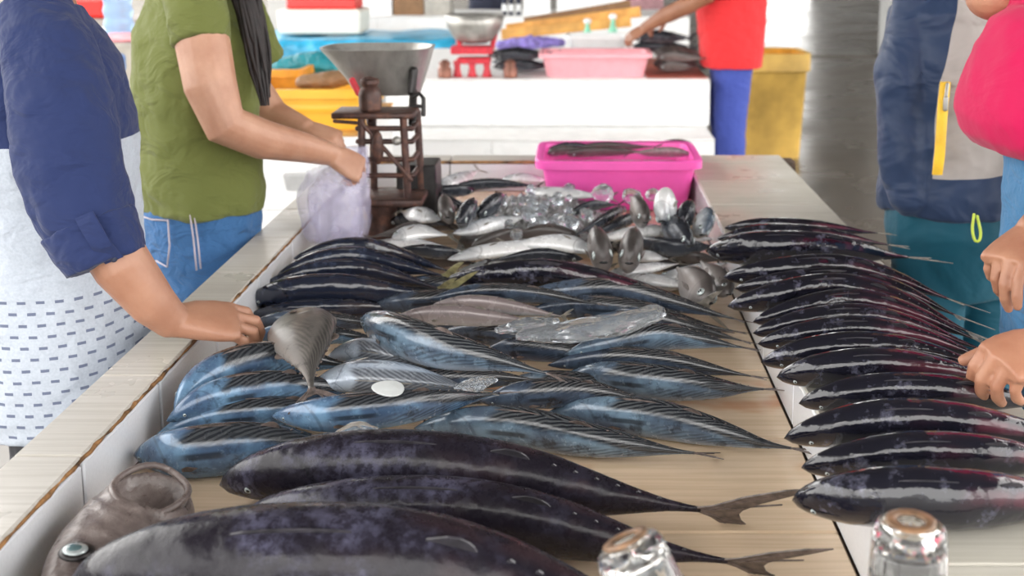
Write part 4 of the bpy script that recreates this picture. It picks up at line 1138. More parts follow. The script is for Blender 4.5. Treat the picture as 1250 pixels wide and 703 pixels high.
def person(label, base, yaw, S_=1.0, skin='skin_a', arms=(), hipw=.165, hipd=.115, chestw=.165, chestd=.115, hem=.86, shirt='navy', trousers='jean', sleeves=(), hair='short',
           head=None, voxel=.0035, lean=0., torso_fold=(.016, .09), shirt_name='shirt', legs=True, belly=1.0, shw=1.0, legw=1.0, top_z=1.36, shirt_extra=None, hairpts=None, trfold=(.012, .07), hijab=False, headyaw=None):
    bx, by = base
    fw = V((math.cos(yaw), math.sin(yaw), 0)); rt = V((fw.y, -fw.x, 0))
    def W(r, f, z): return V((bx, by, 0))+rt*r*S_+fw*f*S_+V((0, 0, z*S_))
    def ring(z, hw, hd, f=0, r=0): return (W(r, f+lean*max(0, z-.9), z), rt*hw*S_, fw*hd*S_)
    body = MB()
    k = .86
    body.loft([ring(.74, hipw*.8, hipd*.8), ring(.88, hipw*k, hipd*k), ring(1.04, chestw*.80, chestd*.82), ring(1.20, chestw*.88, chestd*.88), ring(1.31, chestw*.92, chestd*.7), ring(top_z+.0, .075, .06), ring(top_z+.06, .055, .055), ring(top_z+.12, .052, .055, .01)], 24)
    for sg in (-1, 1):
        body.tube([W(sg*.085, 0, .84), W(sg*.09, .01, .45), W(sg*.09, -.01, .10)], [.075*S_, .052*S_, .036*S_], 14)
        body.loft([(W(sg*.09, -.05, .04), rt*.035, V((0, 0, .038))), (W(sg*.092, .03, .036), rt*.042, V((0, 0, .034))), (W(sg*.097, .15, .022), rt*.038, V((0, 0, .018)))], 14)
    hz = head if head is not None else W(0, .03+lean*.6, top_z+.235)
    hw_ = V((math.cos(headyaw), math.sin(headyaw), 0)) if headyaw is not None else fw
    hr_ = V((hw_.y, -hw_.x, 0))
    Mh = Matrix((hr_, hw_, V((0, 0, 1)))).transposed()
    body.ell(hz, (.074, .092, .112), 20, 14, Mh)
    body.ell(hz+hw_*.030-V((0, 0, .068)), (.050, .056, .045), 16, 10, Mh)
    body.tube([hz+hw_*.088+V((0, 0, .014)), hz+hw_*.104-V((0, 0, .022))], [.009, .015], 10)
    for sg in (-1, 1): body.ell(hz+hr_*sg*.076-V((0, 0, .008)), (.010, .020, .031), 10, 8, Mh)
    body.tube([W(0, 0, top_z), hz-V((0, 0, .06))], [.052, .050], 14)
    for a in arms:
        body.tube(a['pts'], a['rad'], 18)
        if 'hand' in a: hand(body, **a['hand'])
    bo = body.build('person', M[skin], None, org=(bx, by, 0), remesh=voxel, smooth_it=2)
    tag(bo, label, 'person')
    for sg in (-1, 1):
        e_ = MB().ell(hz+hr_*sg*.031+hw_*.080+V((0, 0, .012)), (.013, .008, .008), 12, 8, Mh).build('eye', M['white_eye'], bo)
        MB().ell(hz+hr_*sg*.031+hw_*.0865+V((0, 0, .012)), (.006, .003, .006), 10, 6, Mh).build('iris', M['hair'], e_)
    MB().ell(hz+hw_*.086-V((0, 0, .052)), (.024, .007, .009), 12, 8, Mh).build('lips', M['lips'], bo)
    # clothing
    sh = MB()
    sh.loft([ring(hem, hipw*1.04*shw, hipd*1.05*belly), ring(hem+.05, hipw*1.06*shw, hipd*1.08*belly), ring(1.04, chestw*1.0, chestd*1.06*belly, .004), ring(1.18, chestw*1.06, chestd*1.10, .006), ring(1.29, chestw*1.08, chestd*.92), ring(top_z-.005, chestw*.72, chestd*.62), ring(top_z+.03, .072, .064)], 32, 2.3)
    if shirt_extra: shirt_extra(sh)
    so = sh.build(shirt_name, M[shirt], bo, remesh=.007, smooth_it=3, fold=torso_fold)
    for nm, pts, rad, mt, fo in sleeves:
        MB().tube(pts, rad, 26, False).build(nm, M[mt], bo, remesh=.006, smooth_it=2, fold=fo)
    tr = MB()
    if hem < .8: hipw *= .93; hipd *= .93
    tl_ = [(.62, .80, .72), (.70, .90, .90), (.78, .98, 1.02), (.86, 1.0, 1.04)]
    tr.loft([ring(z_, hipw*a1, hipd*a2) for z_, a1, a2 in tl_ if z_ < max(.70, hem+.02)]+[ring(max(.74, min(.96, hem+.04)), hipw*.95, hipd*.98)], 28, 2.2)
    for sg in (-1, 1):
        tr.tube([W(sg*.078, 0, min(.84, max(.70, hem+.02))), W(sg*.088, .01, .46), W(sg*.09, -.005, .08)], [.088*S_*legw, .070*S_*legw, .060*S_*legw], 18, False)
    tro = tr.build('trousers', M[trousers], bo, remesh=.008, smooth_it=2, fold=trfold)
    if hair == 'short':
        h = MB().ell(hz+V((0, 0, .022))-hw_*.016, (.083, .094, .108), 20, 12, Mh)
        h.v = [p for p in h.v]
        h.build('hair', M['hair'], bo)
    elif hair == 'long':
        h = MB().ell(hz+V((0, 0, .02))-hw_*.018, (.084, .096, .110), 20, 12, Mh)
        rs = random.Random(3)
        for pts, rad in hairpts:
            sp, _ = catmull(pts, 14)
            for q in range(26):
                an = rs.uniform(0, 6.28); m_ = rs.uniform(0, 1)**.5; off = V((math.cos(an), math.sin(an)*.8, 0))
                stop = rs.randint(11, 14)
                pp = []; rr_ = []
                for i_ in range(stop):
                    f = i_/13*(len(rad)-1); k_ = min(int(f), len(rad)-2); R0 = rad[k_]+(rad[k_+1]-rad[k_])*(f-k_)
                    pp.append(sp[i_]+off*R0*m_*.85+V((.004*math.sin(i_*.8+q), 0, 0))); rr_.append(max(.0022, R0*.24*(1 if i_ < stop-1 else .3)))
                h.tube(pp, rr_, 8)
        h.build('hair', M['hair'], bo)
    return bo, W, fw, rt, hz

# --- seller at the left edge, navy sleeve, hand resting on the rim
dA = 1.93
armpts = [U(62, 45, 1.97), U(82, 150, 1.93), U(105, 250, 1.92), U(150, 325, 1.93), U(188, 372, 1.96), U(208, 390, 1.98)]
wr = U(210, 391, 1.985)
kn = P(268, 392, ZT+.045)
fwd1 = (kn-wr).normalized()
sle = [U(40, 10, 2.00), U(62, 70, 1.96), U(76, 140, 1.93), U(86, 205, 1.92), U(104, 266, 1.92), U(122, 306, 1.92), U(128, 320, 1.92)]
o1, W1, fw1, rt1, hz1 = person('person in a navy-sleeved grey dashed top resting a hand on the left rim', (-.955, 2.14), 0.0, 1.0, 'skin_a',
    arms=[dict(pts=armpts, rad=[.056, .054, .050, .047, .038, .031], hand=dict(wrist=wr, fwd=fwd1, dorsal=(.08, -.38, .92), right=True, size=1.15, spread=.14, curls=((18, 42, 22), (14, 50, 26), (16, 58, 26), (24, 62, 28)), thumb=(.75, .55, -.35))),
          dict(pts=[V((-1.02, 2.32, 1.28)), V((-1.08, 2.37, 1.02)), V((-1.10, 2.38, .80))], rad=[.05, .042, .03], hand=dict(wrist=V((-1.10, 2.38, .79)), fwd=(.1, 0, -.95), dorsal=(.1, .98, 0), right=False, size=.95))],
    hipw=.18, hipd=.135, chestw=.17, chestd=.122, hem=.63, shirt='twotone', trousers='trouser_dark', belly=1.02, torso_fold=(.014, .07),
    sleeves=[('sleeve', sle, [.062, .076, .083, .083, .076, .066, .061], 'navy', (.012, .045)), ('sleeve', [V((-1.02, 2.28, 1.30)), V((-1.06, 2.35, 1.12)), V((-1.08, 2.37, 1.0))], [.07, .07, .06], 'navy', (.012, .05))],
    hair='short', voxel=.0029)
cu = [U(108, 272, 1.92), U(124, 308, 1.92), U(130, 322, 1.92)]
MB().tube(cu, [.077, .069, .065], 30, False).build('cuff', M['navy'], o1, remesh=.004, smooth_it=2, fold=(.008, .035))
tb = MB(); tp = [U(102, 262, 1.845), U(112, 280, 1.842), U(124, 300, 1.85), U(140, 318, 1.875)]
rr = []
for i, p in enumerate(tp): rr.append((p, V((.0145, 0, .006)), V((-.001, -.003, 0))))
tb.loft(rr, 12, 4.0).build('sleeve_tab', M['navy'], o1, auto=.8)
MB().ell(tp[-1]+V((.0, -.004, .004)), (.006, .004, .006), 12, 8).build('button', M['dan'], o1)

# --- woman in green with the plastic bag
ra = [U(236, -8, 2.66), U(247, 50, 2.63), U(257, 105, 2.62), U(275, 152, 2.63), U(320, 170, 2.69), U(370, 180, 2.78), U(402, 188, 2.84)]
rw = ra[-1]
la = [U(300, 20, 3.0), U(310, 105, 3.03), U(335, 140, 3.03), U(372, 156, 2.99)]
lw = la[-1]
lockd = 2.70
o2, W2, fw2, rt2, hz2 = person('woman in an olive green T-shirt and jeans with long dark hair filling a plastic bag', (-.905, 2.80), math.radians(42), 1.0, 'skin_b',
    arms=[dict(pts=ra, rad=[.056, .060, .058, .050, .046, .036, .028], hand=dict(wrist=rw, fwd=(.72, .25, -.45), dorsal=(.35, -.55, .62), right=True, size=.95, curls=((55, 70, 40), (58, 74, 40), (60, 74, 40), (60, 72, 40)), thumb=(.8, .35, -.55))),
          dict(pts=la, rad=[.05, .042, .038, .026], hand=dict(wrist=lw, fwd=(.88, -.10, -.28), dorsal=(.20, -.25, .90), right=False, size=.95, curls=((35, 45, 30), (40, 50, 30), (45, 50, 30), (45, 50, 30)), thumb=(.85, .35, -.4)))],
    hipw=.168, hipd=.128, chestw=.155, chestd=.128, hem=.872, shirt='green', trousers='jean', torso_fold=(.018, .085), top_z=1.39,
    sleeves=[('sleeve', [U(225, -40, 2.70), U(236, -5, 2.66), U(242, 25, 2.635), U(246, 52, 2.625)], [.055, .068, .068, .064], 'green', (.010, .05)), ('sleeve', [V((-.84, 2.98, 1.34)), V((-.80, 3.02, 1.2))], [.06, .062], 'green', (.01, .05))],
    hair='long', voxel=.0035,
    hairpts=[([V((-.83, 2.80, 1.62)), U(288, -40, 2.72), U(300, 0, lockd), U(309, 40, lockd), U(316, 80, lockd), U(321, 110, lockd), U(323, 128, lockd)], [.05, .045, .036, .032, .030, .022, .008]),
             ([V((-.80, 2.84, 1.62)), U(296, -30, 2.78), U(312, 30, 2.76), U(322, 80, 2.75), U(326, 118, 2.74)], [.05, .04, .03, .022, .008])])
# jeans details: back pocket seams, side seam, belt line
def seam(pts, nm='stitching', r=.0016, mat='stitch', par=None): MB().tube(pts, r, 6, False).build(nm, M[mat], par)

def jean_pt(x, y, d):
    return U(x, y, d)
for pl_ in ([(232, 262), (236, 290), (240, 330)], [(237, 262), (241, 290), (245, 328)], [(205, 268), (207, 300), (204, 326), (190, 318)], [(168, 262), (185, 268), (205, 269)]):
    # cast the seam on to the hip surface
    pp = []
    for x, y in pl_:
        r_ = ray(x, y); cx_, cy_ = -.905, 2.80
        best = None
        for kq in range(400):
            d_ = 2.45+kq*.001; q_ = CAM+r_*d_; e_ = V((q_.x-cx_, q_.y-cy_, 0)); lf = e_.dot(fw2)/(.128*1.06); lr = e_.dot(rt2)/(.168*1.02)
            if abs(lf)**2.2+abs(lr)**2.2 < 1: best = q_; break
        if best is not None: pp.append(best-r_*.007)
    if len(pp) > 1: seam(pp, 'stitching', .0022, 'stitch', o2)
# --- man in red at the far counter
dR = 6.6
hm = U(774, 40, 6.47)
o3, W3, fw3, rt3, hz3 = person('man in a red T-shirt and blue trousers reaching over the far counter', (U(893, 60, dR).x, U(893, 60, dR).y), math.pi, 1.12, 'skin_d',
    arms=[dict(pts=[U(886, -60, 6.37), U(862, -5, 6.34), U(836, 8, 6.37), U(810, 20, 6.42), U(787, 34, 6.47)], rad=[.055, .052, .048, .042, .03], hand=dict(wrist=U(787, 34, 6.47), fwd=(-.8, 0, -.5), dorsal=(-.3, -.5, .8), right=False, size=1.0)),
          dict(pts=[U(890, -60, 6.77), U(860, 0, 6.82), U(815, 22, 6.77)], rad=[.055, .045, .03], hand=dict(wrist=U(815, 22, 6.77), fwd=(-.8, 0, -.4), dorsal=(-.3, 0, .9), right=True, size=1.0))],
    hipw=.165, hipd=.116, chestw=.175, chestd=.135, belly=1.22, shw=1.18, hem=.735, shirt='shirt_red', trousers='trouser_blue', voxel=.006, legw=1.12,
    sleeves=[('sleeve', [U(892, -70, 6.37), U(880, -30, 6.36), U(866, -8, 6.35)], [.07, .07, .065], 'shirt_red', (.01, .06)), ('sleeve', [U(892, -70, 6.77), U(878, -25, 6.79)], [.07, .065], 'shirt_red', (.01, .06))])

# --- person in the navy and grey jacket
jx, jy = .945, 2.86
def jk_extra(mb):
    mb.tube([V((.80, 2.80, 1.38)), V((.765, 2.78, 1.2)), V((.775, 2.76, 1.0)), V((.79, 2.75, .90))], [.05, .062, .058, .05], 20)
o4, W4, fw4, rt4, hz4 = person('person in a navy and grey rain jacket and teal trousers behind the right ledge', (jx, jy), math.radians(-65), 1.04, 'skin_d',
    arms=[dict(pts=[V((1.10, 2.78, 1.35)), V((1.16, 2.72, 1.10)), V((1.12, 2.60, .95))], rad=[.05, .045, .03], hand=dict(wrist=V((1.12, 2.60, .95)), fwd=(-.2, -.3, -.9), dorsal=(.6, -.6, 0), right=False, size=1.0)),
          dict(pts=[V((.80, 2.82, 1.36)), V((.80, 2.86, 1.1)), V((.93, 3.02, .95))], rad=[.045, .04, .028], hand=dict(wrist=V((.93, 3.02, .95)), fwd=(.3, .2, -.6), dorsal=(-.6, -.6, 0), right=True, size=.9))],
    hipw=.175, hipd=.155, chestw=.178, chestd=.145, hem=.822, shirt='jacket', trousers='tealpants', voxel=.006, shirt_extra=jk_extra, shirt_name='jacket', torso_fold=(.028, .13), trfold=(.012, .12), legw=1.12,
    sleeves=[('sleeve', [V((1.06, 2.80, 1.38)), V((1.15, 2.74, 1.14)), V((1.13, 2.63, .98))], [.07, .066, .055], 'jacket', (.012, .06))])

# --- woman in the magenta headscarf sorting the fish
hd = U(1238, -49, 2.20)
f1w = U(1262, 282, 2.06); f1k = U(1205, 338, 1.99)
f2w = U(1282, 418, 1.70); f2k = U(1228, 440, 1.67)
o5, W5, fw5, rt5, hz5 = person('woman in a magenta headscarf and jeans grasping fish tails with both hands', (.932, 2.11), math.pi, .98, 'skin_c',
    arms=[dict(pts=[V((.92, 2.20, 1.24)), U(1330, 190, 2.18), f1w+(f1w-f1k)*.6, f1w], rad=[.05, .042, .036, .031], hand=dict(wrist=f1w, fwd=f1k-f1w, dorsal=(-.62, -.45, .45), right=True, size=1.08, curls=((38, 18, 12), (48, 26, 18), (58, 35, 20), (62, 40, 22)), thumb=(.75, .6, -.55), spread=.1)),
          dict(pts=[V((.92, 2.05, 1.24)), U(1380, 300, 1.85), f2w+(f2w-f2k)*.6, f2w], rad=[.05, .042, .036, .031], hand=dict(wrist=f2w, fwd=f2k-f2w, dorsal=(-.30, -.45, .75), right=False, size=1.05, curls=((62, 32, 20), (66, 34, 20), (68, 36, 22), (70, 40, 24)), thumb=(.7, .6, -.6), spread=.05))],
    hipw=.17, hipd=.13, chestw=.165, chestd=.13, hem=.86, shirt='jean_light', trousers='jean_light', hair=None, head=hd, voxel=.0032, top_z=1.33,
    sleeves=[('sleeve', [V((.92, 2.20, 1.24)), U(1330, 190, 2.18)], [.062, .056], 'jean_light', (.01, .05)), ('sleeve', [V((.92, 2.05, 1.24)), U(1380, 290, 1.86)], [.062, .056], 'jean_light', (.01, .05))])
hj = MB()
Mh5 = Matrix((V((0, 1, 0)), V((-1, 0, 0)), V((0, 0, 1)))).transposed()
hj.ell(hd+V((.034, 0, .018)), (.098, .098, .128), 24, 16, Mh5)
def hring(y, xl, d, hy, xc):
    p = U(xl, y, d); return (V(((p.x+xc)/2, 2.12, p.z)), V(((xc-p.x)/2, 0, 0)), V((0, hy, 0)))
hj.tube([V((.91, 2.12, 1.28)), V((.90, 2.12, 1.40)), hd+V((.045, 0, -.01))], [.115, .098, .095], 24)
hj.loft([hring(4, 1222, 2.18, .085, .99), hring(20, 1204, 2.16, .135, 1.02), hring(55, 1194, 2.14, .20, 1.05), hring(107, 1185, 2.12, .22, 1.06), hring(142, 1179, 2.12, .22, 1.06), hring(168, 1187, 2.12, .215, 1.055), hring(184, 1204, 2.12, .20, 1.05), hring(191, 1230, 2.12, .17, 1.03)], 36, 2.2)
hj.build('headscarf', M['magenta'], o5, remesh=.007, smooth_it=3, fold=(.014, .10))

# small sewn details
z0 = .845
def on_ell(cx, cy, hx, hy, ang, z, off=.004):
    return V((cx+(hx+off)*math.cos(ang), cy+(hy+off)*math.sin(ang), z))
# yellow pocket zip with its pull, on the camera side of the jacket
zp_ = [U(1154, 100, 2.685), U(1151, 130, 2.68), U(1149, 160, 2.68), U(1147, 190, 2.685), U(1144, 213, 2.70)]
b = MB(); b.loft([(p, V((.0115, 0, 0)), V((0, .007, 0))) for p in zp_], 12, 4.0); zo = b.build('pocket_zip', M['zip_yellow'], o4, auto=.8)
b = MB(); b.tube([zp_[0]+V((.002, -.010, -.004)), zp_[1]+V((.002, -.010, .02))], .0042, 8); b.build('zip_pull', M['zinc'], zo)
b = MB(); b.tube([zp_[1]+V((.002, -.012, .02)), zp_[1]+V((.002, -.012, -.004))], .006, 8); b.build('zip_pull', M['zinc'], zo)
lp = [U(1189, 262, 2.60), U(1187, 280, 2.60), U(1190, 293, 2.60), U(1195, 294, 2.60), U(1197, 284, 2.60), U(1193, 264, 2.60)]
pts, _ = catmull(lp, 24); MB().tube(pts, .0032, 8).build('cord_loop', M['cord'], o4)

# ================================================================== THE FILLED PLASTIC BAG
dB = 2.90
def br(y, x0, x1, hy, d=dB):
    a_, b_ = U(x0, y, d), U(x1, y, d); c_ = (a_+b_)/2; return (c_, V(((b_.x-a_.x)/2, 0, 0)), V((0, hy, 0)))
bg0 = U(410, 297, dB)
bag = empty('plastic_bag', (bg0.x, bg0.y, bg0.z)); tag(bag, 'milky lavender plastic bag filled and held open above the left rim', 'plastic bag')
prof_ = [(297, 384, 436, .040), (292, 377, 445, .055), (275, 371, 450, .062), (250, 367, 450, .060), (225, 368, 449, .052), (208, 378, 450, .044), (196, 398, 447, .030), (186, 418, 446, .018), (176, 428, 446, .012)]
b = MB(); rg = []
for i in range(len(prof_)-1):
    for f in (0, .25, .5, .75):
        q = [prof_[i][j]+(prof_[i+1][j]-prof_[i][j])*f for j in range(4)]; rg.append(br(*q))
b.loft(rg, 44, 2.4)
b.v = [p+V((1, .6, 0))*(mnoise.noise(V((p.x*42, p.y*42, p.z*9)))*.016+mnoise.noise(p*40)*.005) for p in b.v]
b.build('film', M['bagfilm'], bag)
b = MB(); b.loft([(c_+V((.004, 0, -.004)), a_*.72, b_*.72) for c_, a_, b_ in rg[3:-4]], 40, 2.2)
b.v = [p+V((1, .8, 0))*(mnoise.noise(V((p.x*50+7, p.y*50, p.z*8)))*.018+mnoise.noise(p*40)*.004) for p in b.v]
b.build('inner_bag', M['bagfilm'], bag)

# ================================================================== BACKGROUND COUNTERS
def counter(name, label, x0, x1, y0, y1, z1, front_tiles, mat='far_tile', topmat=None, z0=0, tz=None):
    root = empty(name, ((x0+x1)/2, (y0+y1)/2, 0)); tag(root, label, 'counter')
    MB().box(((x0+x1)/2, (y0+y1)/2, (z0+z1)/2), (x1-x0-.02, y1-y0-.02, z1-z0-.012)).build('core', M['plaster'], root, smooth=False)
    if topmat: MB().box(((x0+x1)/2, (y0+y1)/2, z1-.006), (x1-x0, y1-y0, .012)).build('top_slab', M[topmat], root, smooth=False, bevel=.003)
    for a, b_ in runs(x0, x1, front_tiles[0], front_tiles[1]):
        hs = tz or [(z0, z1-.012)]
        for za, zb in hs:
            tile(root, ((a+b_)/2, y0+.004, (za+zb)/2), (b_-a-.004, .016, zb-za-.004), M[mat])
    return root
dF = 6.35
zA = U(700, 97, dF).z; yA = U(700, 97, dF).y
zA0 = U(700, 157, dF).z
xa, xb = U(470, 97, dF).x, U(867, 97, dF).x
tw = U(695, 97, dF).x-U(600, 97, dF).x
counter('far_counter', 'white tiled counter with fish and tubs behind the far end of the basin', xa, xb, yA, yA+1.9, zA, (U(600, 97, dF).x, tw), topmat='plaster', tz=[(zA0+.01, zA-.012)], z0=0)
dS_ = 6.0
p_ = U(700, 158, dS_)
xs0, xs1 = U(465, 158, dS_).x, U(873, 158, dS_).x
cr = counter('counter_plinth', 'low white tiled plinth along the foot of the far counter', xs0, xs1, p_.y, yA-.006, min(p_.z, zA0), (U(600, 158, dS_).x, .6), topmat='plaster', tz=[(.30, min(p_.z, zA0)-.012), (0.0, .30)])
# left counter with the yellow crates
dL = 4.55
yl = U(300, 165, dL).y; zl = U(300, 163, dL).z
counter('side_counter', 'white counter behind the woman in green carrying the yellow crates', U(60, 165, dL).x, U(437, 165, dL).x, yl, yl+.9, zl, (U(300, 165, dL).x, .42), topmat='orangewood', tz=[(zl-.30, zl-.012), (zl-.60, zl-.30), (0.0, zl-.60)])
c = U(362, 222, 4.535)
tag(MB().box((c.x, c.y, c.z), (.075, .03, .065), top=1.3).build('grey_bracket', M['grey'], None, smooth=False, bevel=.006, org=(c.x, c.y, c.z-.03)), 'small grey bracket on the white counter face left of the plastic bag', 'bracket')
# blue tarp table
dC = 8.4
yc = U(400, 52, dC).y; zc_ = U(400, 50, dC).z
xc0, xc1 = U(90, 52, dC).x, U(556, 52, dC).x
tp_ = empty('tarp_table', ((xc0+xc1)/2, yc+.5, 0)); tag(tp_, 'far table covered with a shiny blue tarpaulin', 'table')
b = MB(); vs_ = []; fs_ = []; n1, n2 = 70, 16
for j in range(n2):
    for i in range(n1):
        x = xc0+(xc1-xc0)*i/(n1-1); f = j/(n2-1)
        if f < .5: y = yc+1.0*(1-f*2); z = zc_
        else: y = yc-.02*(f-.5)*2; z = zc_-.34*(f-.5)*2
        w_ = mnoise.noise(V((x*4, y*3, f*2)))
        vs_.append(V((x, y+(.05*mnoise.noise(V((x*9, 2, 0))) if f > .5 else 0), z+.02*w_)))
for j in range(n2-1):
    for i in range(n1-1): fs_.append((j*n1+i, j*n1+i+1, (j+1)*n1+i+1, (j+1)*n1+i))
b.add(vs_, fs_); o_ = b.build('tarp', M['tarp'], tp_)
m = o_.modifiers.new('solid', 'SOLIDIFY'); m.thickness = .006
MB().box(((xc0+xc1)/2, yc+.5, zc_-.05), (xc1-xc0-.1, .9, .05)).build('top', M['plaster'], tp_, smooth=False)
for x in (xc0+.1, (xc0+xc1)/2, xc1-.1):
    for y in (yc+.08, yc+.92): MB().box((x, y, (zc_-.07)/2), (.07, .07, zc_-.07)).build('leg', M['teal'], tp_, smooth=False)
# foam box with red lid
q0 = U(390, 46, dC+.35); w0 = 100*(dC+.3)/FPX
fbx = empty('foam_box', (q0.x, q0.y+.2, zc_+.02)); tag(fbx, 'cream foam box with a red cover on the blue tarpaulin', 'box')
hb = U(390, 12, dC+.3).z-(zc_+.02)
MB().box((q0.x, q0.y+.2, zc_+.02+hb/2), (w0, .42, hb), top=1.03).build('box_body', M['cream'], fbx, smooth=False, bevel=.02)
MB().box((q0.x+.01, q0.y+.2, zc_+.02+hb+.05), (w0*.86, .36, .10), top=.96).build('red_cover', M['red'], fbx, smooth=False, bevel=.02)
# yellow crates
def ycrate(name, label, x0, x1, ytop, ybot, d, dy, mat='yellow'):
    a_, b_ = U(x0, ybot, d), U(x1, ybot, d); zt = U(x0, ytop, d).z; zb = zl+.001
    root = empty(name, ((a_.x+b_.x)/2, a_.y+dy/2, zb)); tag(root, label, 'crate', 'yellow crates on the side counter')
    xc = (a_.x+b_.x)/2; hx = (b_.x-a_.x)/2; yy = a_.y+dy/2
    def ring(s, z, o=0): return (V((xc, yy, z)), V((hx*s+o, 0, 0)), V((0, dy/2*s+o, 0)))
    MB().loft([ring(.94, zb), ring(1, zt-.02), ring(1, zt), ring(.95, zt), ring(.90, zb+.02)], 44, 8.0).build('body', M[mat], root, auto=.6)
    MB().loft([ring(1, zt-.035), ring(1, zt-.035, .014), ring(1, zt, .014), ring(1, zt)], 44, 8.0, False).build('rim', M[mat], root, auto=.6)
    MB().loft([ring(.985, zb+.07, .004), ring(.99, zb+.085, .008), ring(.99, zb+.10, .004)], 44, 8.0, False).build('rib', M[mat], root, auto=.6)
    return root
ycrate('yellow_crate', 'yellow plastic crate below the scoop, its near long side showing', 285, 448, 108, 162, 4.62, .5)
qf = U(405, 98, 4.8)
bagblob('cloth_bundle', 'brown and teal bundle lying in the yellow crate', [U(375, 100, 4.75), U(400, 98, 4.75), U(430, 92, 4.8)], [.05, .06, .05], M['brown'], 'bundle', .6, .1)
ycrate('yellow_crate', 'second yellow crate standing behind the first one beside the dark hair', 290, 368, 84, 130, 5.05, .35, 'bin_in')
qf = U(372, 88, 5.1)
bagblob('teal_bundle', 'teal cloth bundle behind the yellow crates', [U(345, 82, 5.3), U(385, 78, 5.3), U(425, 84, 5.3)], [.06, .08, .06], M['teal'], 'bundle', .7, .1)

# jar with blue lid, water bottle, cloths behind the seller
dj = 4.7
j0 = U(139, 128, dj)
jr = 17*dj/FPX
jar = empty('plastic_jar', (j0.x, j0.y, zl)); tag(jar, 'clear plastic jar with a blue lid between the two sellers', 'jar')
hj_ = U(139, 85, dj).z-zl
MB().lathe([(jr*.95, 0), (jr, .02), (jr, hj_*.8), (jr*.85, hj_), (jr*.80, hj_), (jr*.94, hj_*.8), (jr*.94, .03), (jr*.8, .01)], (j0.x, j0.y, zl), (0, 0, 1), 28, True).build('jar_body', M['film'], jar)
MB().lathe([(jr*.8, 0), (jr*.85, hj_*.3), (jr*.8, hj_*.55)], (j0.x, j0.y, zl+.012), (0, 0, 1), 20).build('contents', M['white'], jar)
MB().lathe([(jr*.98, 0), (jr*1.0, .02), (jr*1.0, .055), (jr*.8, .065)], (j0.x, j0.y, zl+hj_), (0, 0, 1), 28).build('lid', simple('blue_lid', (.16, .32, .72), .35), jar, auto=.6)
lb_ = MB().box((j0.x+jr*.72, j0.y-jr*.82, zl+hj_+.03), (.035, .004, .065), rz=.7).build('price_tag', simple('yellow_tag', (.85, .70, .08), .6), jar, smooth=False)
# shelf bench behind
ds2 = 7.0
sb = U(110, 24, ds2)
bench = empty('white_bench', (U(110, 40, ds2).x, sb.y+.2, 0)); tag(bench, 'far white bench with stacked goods behind the seller at the left edge', 'bench')
MB().box((U(90, 24, ds2).x, sb.y+.25, sb.z-.02), (.9, .5, .04)).build('top', simple('taupe_top', (.35, .31, .28), .6), bench, smooth=False)
MB().box((U(90, 24, ds2).x, sb.y+.25, (sb.z-.04)/2), (.86, .46, sb.z-.04)).build('body', M['far_tile'], bench, smooth=False)
q0 = U(112, 12, ds2+.2)
tag(MB().box((q0.x, q0.y, sb.z+.06), (.22, .2, .12), top=1.1).build('red_basin', M['red'], None, smooth=False, bevel=.02, org=(q0.x, q0.y, sb.z)), 'red plastic basin on the far white bench', 'basin')
d5 = 5.3
wb = U(146, 44, d5)
wbo = empty('water_bottle', (wb.x, wb.y, wb.z-.02)); tag(wbo, 'large ribbed pale blue water bottle between the two sellers', 'bottle')
wm = NT('blue_bottle'); wm.p(Base_Color=(.45, .62, .85), Roughness=.15, Transmission_Weight=.5, IOR=1.2)
pr = []
for i in range(25):
    h = i/24*.36; pr.append((.062+.004*math.sin(i*1.6), h))
pr += [(.045, .39), (.02, .41), (.02, .44)]
MB().lathe(pr, (wb.x, wb.y, wb.z-.02), (0, 0, 1), 30).build('bottle_body', wm.m, wbo)
MB().lathe([(.024, 0), (.024, .03)], (wb.x, wb.y, wb.z+.415), (0, 0, 1), 20).build('cap', M['white'], wbo)
# crate the bottle and cloths stand on
cb = U(138, 68, d5)
cbz = wb.z-.022
tag(MB().box((U(130, 60, d5).x, wb.y+.05, (cbz+zl)/2), (.34, .30, cbz-zl), top=1.04).build('stone_crate', M['stone'], None, smooth=False, bevel=.01, org=(U(130, 60, d5).x, wb.y, zl)), 'dull grey crate carrying the water bottle', 'crate')
bagblob('pink_cloth', 'pink cloth lump beside the water bottle', [V((U(x_, 56, 5.2).x, wb.y-.06, cbz+.02)) for x_ in (133, 146, 160)], [.03, .035, .03], M['palepink'], 'cloth', .7, .1)
bagblob('teal_cloth', 'teal cloth strip left of the pink cloth lump', [V((U(x_, 56, 5.2).x, wb.y-.07, cbz+.018)) for x_ in (104, 118, 131)], [.02, .028, .02], M['teal'], 'cloth', .7, .1)

# ------------------------------------------------ things on the far counter
def on(x, d): return U(x, 97, d).x
tub('pale_pink_tub', 'pale pink plastic tub standing at the front of the far counter', on(727, dF+.1), yA+.06, yA+.42, on(657, dF+.06), on(797, dF+.06), zA+.001, U(727, 66, dF+.06).z, M['palepink'], 'tub', .90, .02)
